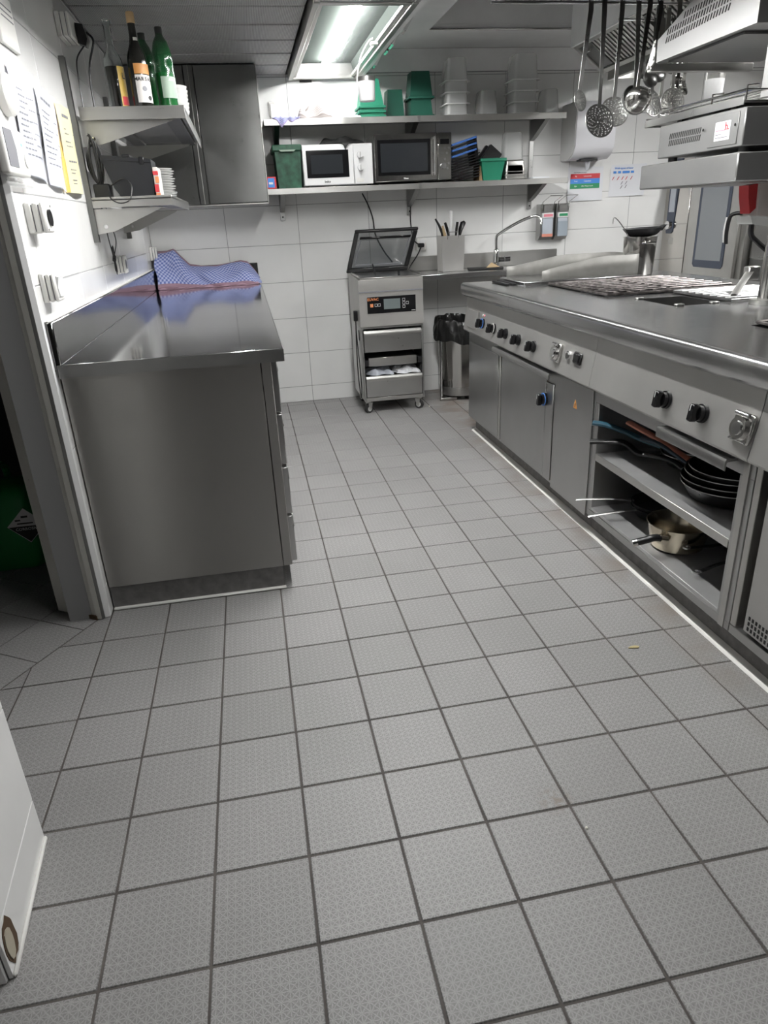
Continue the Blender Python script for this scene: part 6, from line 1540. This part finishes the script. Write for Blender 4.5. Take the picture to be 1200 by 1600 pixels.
frying_pan('third black frying pan of the right stack with dark blue handle', cx, cy, zs+0.042, 0.142, 0.050, [(0.815, cy+0.125, zs+0.082), (0.79, cy+0.17, zs+0.105), (0.76, cy+0.23, zs+0.128), (0.735, cy+0.30, zs+0.130)], 'navy_handle')
frying_pan('topmost black frying pan of the right stack with copper coloured handle', cx+0.005, cy-0.01, zs+0.062, 0.142, 0.050, [(0.82, cy+0.135, zs+0.092), (0.79, cy+0.195, zs+0.118), (0.77, cy+0.255, zs+0.137), (0.74, cy+0.405, zs+0.160)], 'copper_handle', rim='steel', hr=0.017, flat=0.5)
cx, cy = 0.965, 1.275
frying_pan('lower black frying pan of the left stack with black handle sticking out', cx, cy, zs+0.002, 0.120, 0.050, [(0.86, cy+0.05, zs+0.040), (0.80, cy+0.10, zs+0.030), (0.76, cy+0.15, zs+0.062), (0.70, cy+0.20, zs+0.060), (0.655, cy+0.225, zs+0.056)], 'black_plastic', hr=0.017)
frying_pan('upper black frying pan of the left stack with teal blue handle', cx, cy+0.005, zs+0.024, 0.120, 0.050, [(0.86, cy+0.06, zs+0.066), (0.80, cy+0.11, zs+0.088), (0.75, cy+0.15, zs+0.112), (0.70, cy+0.195, zs+0.128), (0.662, cy+0.225, zs+0.132)], 'teal_handle', hr=0.017)
# saucepans on the lower board
zb = 0.1435
cx, cy = 0.815, 1.10
t = thing('saucepan', 'brass toned steel saucepan with black handle in the open shelf unit', 'saucepan', (cx, cy, zb))
part('pan', MB().lathe([(0.0, zb), (0.078, zb), (0.090, zb+0.008), (0.107, zb+0.093), (0.111, zb+0.096), (0.108, zb+0.097), (0.103, zb+0.092), (0.086, zb+0.012), (0.0, zb+0.006)], (cx, cy, 0), n=44), 'brass_steel', t)
h = part('handle', MB().tube(hang([(cx-0.095, cy-0.055, zb+0.065), (cx-0.125, cy-0.052, zb+0.070), (cx-0.15, cy-0.045, zb+0.062), (cx-0.18, cy-0.035, zb+0.052)], 0), 0.013, 10), 'black_plastic', t)
part('ferrule', MB().cyl((cx-0.085, cy-0.055, zb+0.062), (cx-0.108, cy-0.055, zb+0.066), 0.022, 0.015, n=16), 'brass_steel', t)
part('end_cap', MB().cyl((cx-0.178, cy-0.036, zb+0.053), (cx-0.192, cy-0.031, zb+0.048), 0.0135, n=12), 'polished_steel', t)
cx, cy = 0.905, 1.355
for k, (z, lab, hnd) in enumerate(((zb, 'lower dark iron pan with long steel handle on the bottom board', [(cx-0.10, cy-0.005, zb+0.040), (cx-0.17, cy+0.005, zb+0.036), (cx-0.25, cy+0.03, zb+0.022), (cx-0.285, cy+0.045, zb+0.012)]), (zb+0.014, 'upper dark iron pan with long steel handle on the bottom board', [(cx-0.09, cy+0.05, zb+0.055), (cx-0.17, cy+0.085, zb+0.058), (cx-0.26, cy+0.125, zb+0.052), (cx-0.295, cy+0.14, zb+0.048)]))):
    t = thing('iron_pan', lab, 'pan', (cx, cy, z), 'iron pans on the bottom board')
    part('pan', MB().lathe([(0.0, z), (0.085, z), (0.092, z+0.004), (0.114, z+0.045), (0.111, z+0.046), (0.090, z+0.008), (0.0, z+0.005)], (cx, cy, 0), n=40), 'pan_dark', t)
    part('handle', MB().tube(hang(hnd, 0), [0.007]*13+[0.008]*6+[0.010]*6 if False else 0.008, 8, flat=0.4), 'steel', t)
for k, (x, y, lab) in enumerate(((0.845, 0.965, 'far dark pan with short loop handle at the right of the bottom board'), (0.805, 0.845, 'near dark pan with short loop handle at the right of the bottom board'))):
    t = thing('iron_pan', lab, 'pan', (x+0.16, y, zb), 'iron pans at the right of the bottom board')
    part('pan', MB().lathe([(0.0, zb), (0.08, zb), (0.088, zb+0.004), (0.105, zb+0.05), (0.102, zb+0.05), (0.086, zb+0.008), (0.0, zb+0.005)], ((1.04, 1.0)[k], (1.005, 0.792)[k], 0), n=32), 'pan_dark', t)
    part('handle', MB().tube(hang([((0.945, 0.905)[k], (0.985, 0.815)[k], zb+0.047), (x+0.03, y+0.01, zb+0.05), (x-0.06, y+0.025, zb+0.045 if k == 0 else zb+0.018)], 0), 0.009, 8, flat=0.4), 'iron_black', t)
    part('hang_ring', MB().lathe([(0.008, -0.003), (0.013, -0.003), (0.013, 0.003), (0.008, 0.003)], (x-0.065, y+0.027, zb+0.047 if k == 0 else zb+0.02), n=16, close=True), 'steel', t)

# ------------------------------------------------------------------ gantry: post, shelf, salamander
GX0, GX1, GY0, GY1 = 1.12, 1.62, 1.485, 2.125
t = thing('gantry_post', 'round steel post standing on the cooking block', 'post', (1.375, 1.545, ZI))
part('post', MB().cyl((1.375, 1.545, ZI+0.02), (1.375, 1.545, 1.338), 0.034, n=32), 'polished_steel', t)
part('flange', MB().lathe([(0.062, ZI+0.0005), (0.062, ZI+0.018), (0.036, ZI+0.020)], (1.375, 1.545, 0), n=36), 'steel_light', t)
t = thing('gantry_shelf', 'thick steel shelf on the post above the cooking block', 'shelf', (1.37, 1.8, 1.34))
part('shelf', MB().box(GX0, GX1, GY0, GY1, 1.341, 1.434, 0.004), 'steel_grill', t)
part('under_plate', MB().box(GX0+0.07, GX1-0.07, GY0+0.07, GY1-0.07, 1.3385, 1.3405), 'steel', t)
# red industrial plug hanging under the shelf
t = thing('power_coupler', 'grey and red industrial power coupler with black cable under the gantry shelf', 'plug', (1.34, 1.66, 1.19))
part('box', MB().prism([(1.318, 1.335), (1.45, 1.335), (1.45, 1.215), (1.325, 1.225)], 'y', 1.61, 1.69), 'pinkish_grey', t)
part('red_collar', MB().prism([(1.278, 1.330), (1.316, 1.335), (1.322, 1.25), (1.300, 1.232), (1.284, 1.29)], 'y', 1.62, 1.675), 'red_plastic', t)
part('clear_cap', MB().prism([(1.295, 1.224), (1.45, 1.214), (1.45, 1.198), (1.38, 1.186), (1.308, 1.195)], 'y', 1.605, 1.695), 'clear_plastic', t)
part('cable', MB().tube(hang([(1.345, 1.66, 1.195), (1.35, 1.66, 1.155), (1.385, 1.66, 1.125), (1.46, 1.67, 1.08), (1.52, 1.70, 1.06)], 0), 0.010, 8), 'black_plastic', t)
# salamander grill with lifting head
SX0, SX1, SY0, SY1 = 1.13, 1.60, 1.490, 2.02
t = thing('salamander_grill', 'steel salamander grill with slotted lifting head on the gantry shelf', 'grill', (1.36, 1.77, 1.435))
for (x, y) in ((1.17, 1.53), (1.55, 1.53), (1.17, 1.97), (1.55, 1.97)):
    part('foot', MB().cyl((x, y, 1.435), (x, y, 1.453), 0.018, n=12), 'rubber', t)
part('base', MB().box(SX0, SX1, SY0, SY1, 1.453, 1.572, 0.003), 'steel_grill', t)
sm = MB()
for r in range(2):
    for k in range(17):
        y = 1.945-k*0.0125
        sm.prism([(y, 1.493+r*0.024), (y-0.005, 1.493+r*0.024), (y-0.010, 1.513+r*0.024), (y-0.005, 1.513+r*0.024)], 'x', SX0-0.0012, SX0+0.0005)
part('vent_slots', sm, 'matte_black', t, kind='stuff', smooth=None)
pl = part('service_panel', MB().box(SX0-0.003, SX0-0.0002, 1.520, 1.685, 1.462, 1.562, 0.001), 'steel_grill', t)
stk = part('sticker', MB().box(SX0-0.0042, SX0-0.003, 1.560, 1.645, 1.480, 1.540), 'paper_white', pl, label='white sticker with a red letter h')
lettering('h.', 0.034, facing_x(SX0-0.0045, 1.577, 1.522), 'red_print', pl, bold=True)
part('sticker_print', MB().box(SX0-0.0046, SX0-0.0042, 1.585, 1.640, 1.510, 1.514), 'pink_print', pl)
part('sticker_print', MB().box(SX0-0.0046, SX0-0.0042, 1.605, 1.640, 1.498, 1.501), 'grey_print', pl)
part('sticker_print', MB().box(SX0-0.0046, SX0-0.0042, 1.570, 1.640, 1.488, 1.491), 'grey_print', pl)
for (y, z) in ((1.532, 1.522), (1.715, 1.525)):
    part('screw', MB().cyl((SX0-0.006, y, z), (SX0-0.002, y, z), 0.005, n=10), 'chrome', t)
part('cable_gland', MB().cyl((1.27, SY0-0.02, 1.49), (1.27, SY0, 1.49), 0.020, n=18), 'black_plastic', t)
part('cable', MB().tube(hang([(1.27, SY0-0.012, 1.49), (1.29, SY0-0.06, 1.485), (1.36, SY0-0.075, 1.465), (1.45, SY0-0.075, 1.45), (1.50, SY0-0.06, 1.35)], 0), 0.011, 8), 'black_plastic', t)
# wire rack and drip tray
part('drip_tray', MB().box(SX0-0.005, SX1, SY0+0.01, SY1+0.11, 1.584, 1.592, 0.001).box(SX0-0.008, SX0-0.004, SY0+0.01, SY1+0.11, 1.578, 1.604, 0.001).box(SX0-0.005, SX1, SY1+0.106, SY1+0.112, 1.578, 1.612, 0.001), 'steel', t)
part('tray_bracket', MB().box(SX0+0.03, SX0+0.06, SY0+0.10, SY0+0.13, 1.572, 1.584).box(SX0+0.03, SX0+0.06, SY1-0.10, SY1-0.07, 1.572, 1.584), 'steel_dark', t)
rk = part('wire_rack', MB().tube([(SX0+0.006, SY0+0.02, 1.625), (SX1-0.02, SY0+0.02, 1.625), (SX1-0.02, SY1+0.03, 1.625), (SX0+0.006, SY1+0.03, 1.625)], 0.0032, 6, closed=True), 'chrome', t)
for k in range(1, 9):
    x = SX0+0.006+(SX1-SX0-0.026)*k/9
    part('wire', MB().cyl((x, SY0+0.02, 1.628), (x, SY1+0.03, 1.628), 0.0024, n=6), 'chrome', rk)
for y in (SY0+0.02, 1.70, SY1+0.03):
    part('wire_leg', MB().tube([(SX0+0.006, y, 1.593), (SX0+0.006, y, 1.636), (SX0+0.05, y, 1.640)], 0.003, 6), 'chrome', rk)
# lifting column and head
part('column', MB().box(1.235, 1.60, 1.495, 1.575, 1.593, 1.86, 0.003), 'steel_grill', t)
part('column_slot', MB().box(1.262, 1.270, 1.4935, 1.4955, 1.66, 1.80), 'matte_black', t)
hd = part('head', MB().prism([(1.500, 1.810), (2.100, 1.808), (2.105, 1.885), (1.98, 1.93), (1.50, 2.12)], 'x', SX0, SX1), 'steel_grill', t, label='slotted lifting head')
sm = MB()
for r in range(4):
    n = (24, 24, 16, 12)[r]
    for k in range(n):
        y = 2.045-r*0.006-k*0.0165-(0.10 if r == 2 else 0.20 if r == 3 else 0.0)
        z = 1.862+r*0.026+(2.05-y)*0.05
        if z > 1.90+(2.06-y)*0.40: continue
        sm.prism([(y, z), (y-0.006, z), (y-0.013, z+0.020), (y-0.007, z+0.020)], 'x', SX0-0.0012, SX0+0.0005)
part('vent_slots', sm, 'matte_black', hd, kind='stuff', smooth=None)
part('heating_plate', MB().box(SX0+0.03, SX1-0.03, 1.60, 2.06, 1.800, 1.808), 'steel_dark', hd)
part('arm', MB().prism([(2.108, 1.815), (2.112, 1.89), (2.125, 1.885), (2.165, 1.80), (2.15, 1.79)], 'x', SX0-0.004, SX0+0.002), 'steel_light', hd)
for (y, z) in ((2.118, 1.872), (2.118, 1.826), (2.152, 1.80)): part('bolt', MB().cyl((SX0-0.008, y, z), (SX0-0.004, y, z), 0.007, n=12), 'steel', hd)
part('front_bar', MB().box(SX0-0.002, SX1, 2.135, 2.165, 1.782, 1.812, 0.003), 'steel_light', hd)

# ------------------------------------------------------------------ rail with ladles and skimmers
YR, ZR = 2.32, 2.064
t = thing('utensil_rail', 'thin steel rail with hanging ladles under the canopy', 'rail', (1.1, YR, ZR))
part('rail', MB().cyl((0.50, YR, ZR), (1.52, YR, ZR-0.004), 0.006, n=10), 'chrome', t)
part('rail', MB().cyl((1.20, YR+0.26, ZR-0.0), (1.53, YR+0.26, ZR-0.004), 0.006, n=10), 'chrome', t)
for x in (0.52, 0.80, 1.385): part('hanger', MB().cyl((x, YR, ZR+0.005), (x, YR, 2.62 if x > 0.645 else 2.304), 0.005, n=8), 'chrome', t)
for x in (1.22, 1.385): part('hanger', MB().cyl((x, YR+0.26, ZR+0.005), (x, YR+0.26, 2.62), 0.005, n=8), 'chrome', t)
def perforated(r, depth, rings=9, n=54):
    """shallow dish with real see-through holes: a polar grid with every other cell left open"""
    m = MB(); vs = []
    rr = [r*(0.04+0.96*i/(rings*2)) for i in range(rings*2+1)]
    zz = lambda q: -depth*(1-(q/r)**2)
    for q in rr:
        for k in range(n): vs.append((q*math.cos(2*PI*k/n), q*math.sin(2*PI*k/n), zz(q)))
    fs = []
    for i in range(rings*2):
        for k in range(n):
            step = 3 if rr[i] > r*0.66 else 4 if rr[i] > r*0.33 else 9
            if i % 2 == 1 and i < rings*2-2 and (k+(i//2)) % step == 0 and rr[i] > r*0.12: continue
            fs.append((i*n+k, i*n+(k+1) % n, (i+1)*n+(k+1) % n, (i+1)*n+k))
    m.add(vs, fs); return m
def utensil(name, label, cat, x, zh, r, kind, mat_, yaw=0.0, y=YR, ztop=None, lean=0.0, bowl_tilt=72, w=0.0095):
    """hangs from the rail at x; zh is the height of the head's centre"""
    zt = ztop or ZR
    t = thing(name, label, cat, (x, y, zh-r), 'ladles and skimmers on the rail')
    yy = y-0.012
    hx = x+lean
    zneck = zh+r*0.92
    part('handle', MB().strap([(x, yy, zt+0.002), (x, yy-0.003, zt-0.03), (x+lean*0.5, yy-0.004, (zt+zneck)/2), (hx, yy-0.002, zneck+0.02), (hx, yy, zneck-0.012)], [w*1.15, w*1.15, w*0.95, w*0.8, w*0.9], 0.0013), mat_, t)
    part('hook', MB().tube([(x, yy, zt-0.004), (x, y-0.010, zt+0.012), (x, y+0.006, zt+0.013), (x, y+0.012, zt-0.002)], 0.003, 6), mat_, t)
    M = Matrix.Translation((hx, yy-0.012, zh)) @ Matrix.Rotation(yaw, 4, 'Z') @ Matrix.Rotation(math.radians(bowl_tilt), 4, 'X')
    if kind == 'skimmer':
        m = perforated(r, r*0.22); m.v = [M @ v for v in m.v]
        o = part('dish', m, mat_, t, smooth=60); o.modifiers.new('thickness', 'SOLIDIFY').thickness = 0.0012
        part('rim', MB().tube([M @ Vector((r*math.cos(2*PI*k/40), r*math.sin(2*PI*k/40), 0)) for k in range(40)], 0.0016, 6, closed=True), mat_, t)
    else:
        m = MB(M); prof = [(r*math.sin(a), -r*0.72*math.cos(a)) for a in [PI/2*k/8 for k in range(9)]]
        prof += [(r*0.96*math.sin(a), -r*0.68*math.cos(a)) for a in [PI/2*k/8 for k in range(8, -1, -1)]]
        m.lathe(prof, n=30); part('bowl', m, mat_, t, smooth=60)
    return t
utensil('skimmer', 'small shiny slotted skimmer, leftmost on the rail', 'skimmer', 0.930, 1.706, 0.040, 'skimmer', 'steel', 0.5, lean=-0.028, bowl_tilt=80)
utensil('skimmer', 'large dark perforated skimmer second from the left on the rail', 'skimmer', 0.970, 1.624, 0.068, 'skimmer', 'steel_dark', 0.1, lean=0.008, y=YR-0.04, bowl_tilt=74)
utensil('skimmer', 'large bright perforated skimmer with wide holes on the rail', 'skimmer', 1.070, 1.662, 0.062, 'skimmer', 'steel', -0.1, lean=-0.004)
utensil('soup_ladle', 'large dark soup ladle beside the bright skimmer on the rail', 'ladle', 1.145, 1.706, 0.062, 'ladle', 'steel_dark', 0.2, lean=0.014)
utensil('soup_ladle', 'large shiny soup ladle hanging in front of the dark ladle', 'ladle', 1.170, 1.700, 0.055, 'ladle', 'polished_steel', 2.6, lean=-0.022, y=YR-0.045, bowl_tilt=58)
utensil('soup_ladle', 'small dark ladle with short handle on the rail', 'ladle', 1.245, 1.785, 0.036, 'ladle', 'steel_dark', 0.2, lean=-0.02)
utensil('skimmer', 'wide grey skimmer behind the flat perforated one above the wire rack', 'skimmer', 1.285, 1.700, 0.058, 'skimmer', 'steel', 0.3, lean=-0.01, y=YR+0.06)
utensil('skimmer', 'flat perforated skimmer hanging just above the wire rack', 'skimmer', 1.315, 1.688, 0.056, 'skimmer', 'steel_light', 0.0, lean=0.006, y=YR-0.03, bowl_tilt=84)
utensil('slotted_turner', 'pale flat turner hanging behind the perforated skimmer', 'turner', 1.345, 1.695, 0.045, 'ladle', 'steel_light', 0.4, y=YR+0.10)
utensil('soup_ladle', 'small polished ladle at the right of the rail', 'ladle', 1.400, 1.752, 0.034, 'ladle', 'polished_steel', 0.7, lean=-0.01)
utensil('soup_ladle', 'round polished ladle right of the small polished one', 'ladle', 1.520, 1.800, 0.042, 'ladle', 'polished_steel', 0.2, lean=0.0, y=YR+0.26)
utensil('sauce_ladle', 'thin dark sauce ladle behind the other ladles on the rail', 'ladle', 1.270, 1.800, 0.028, 'ladle', 'steel', -0.4, y=YR+0.03, lean=0.01)
for k, x in enumerate((1.33, 1.38, 1.425, 1.47)):
    utensil('ladle', ['first', 'second', 'third', 'fourth'][k]+' dark ladle from the left on the rear rail, mostly hidden by the grill head', 'ladle', x, 1.86+0.02*(k % 2), 0.040, 'ladle', 'steel_dark' if k % 2 else 'steel', 0.3*k, y=YR+0.26)
# crumbs and a stain on the floor
single('floor_crumb', MB().lathe([(0.0, 0.0005), (0.006, 0.001), (0.005, 0.005), (0.0, 0.006)], (0.60, 3.86, 0)), 'crumb', 'small white crumb on the floor beside the trolley castor', 'crumb')
single('dry_leaf', MB().prism([(0.445, 0.742), (0.475, 0.735), (0.482, 0.742), (0.47, 0.748), (0.455, 0.748)], 'z', 0.0005, 0.004), 'cream_leaf', 'small dry yellow scrap on the floor tiles near the plinth', 'scrap')
single('floor_speck', MB().lathe([(0.0, 0.0004), (0.004, 0.0008), (0.003, 0.003), (0.0, 0.004)], (0.008, 0.135, 0)), 'crumb', 'tiny white speck on a joint of the near floor tiles', 'crumb')

# added dark block, out of view, put here to darken the end panel's reflection
t = thing('added_dark_block', 'added dark block in locker shape behind the viewer, seen only mirrored in the end panel', 'added dark block', (-0.62, -1.6, 0))
part('body', MB().box(-0.95, -0.32, -1.80, -1.42, 0.004, 1.95, 0.004), 'dark_block', t)
part('door', MB().box(-0.945, -0.638, -1.419, -1.400, 0.02, 1.93, 0.003), 'dark_block', t)
part('door', MB().box(-0.632, -0.325, -1.419, -1.400, 0.02, 1.93, 0.003), 'dark_block', t)
part('handle', MB().box(-0.66, -0.645, -1.400, -1.385, 0.95, 1.10, 0.003), 'steel', t)
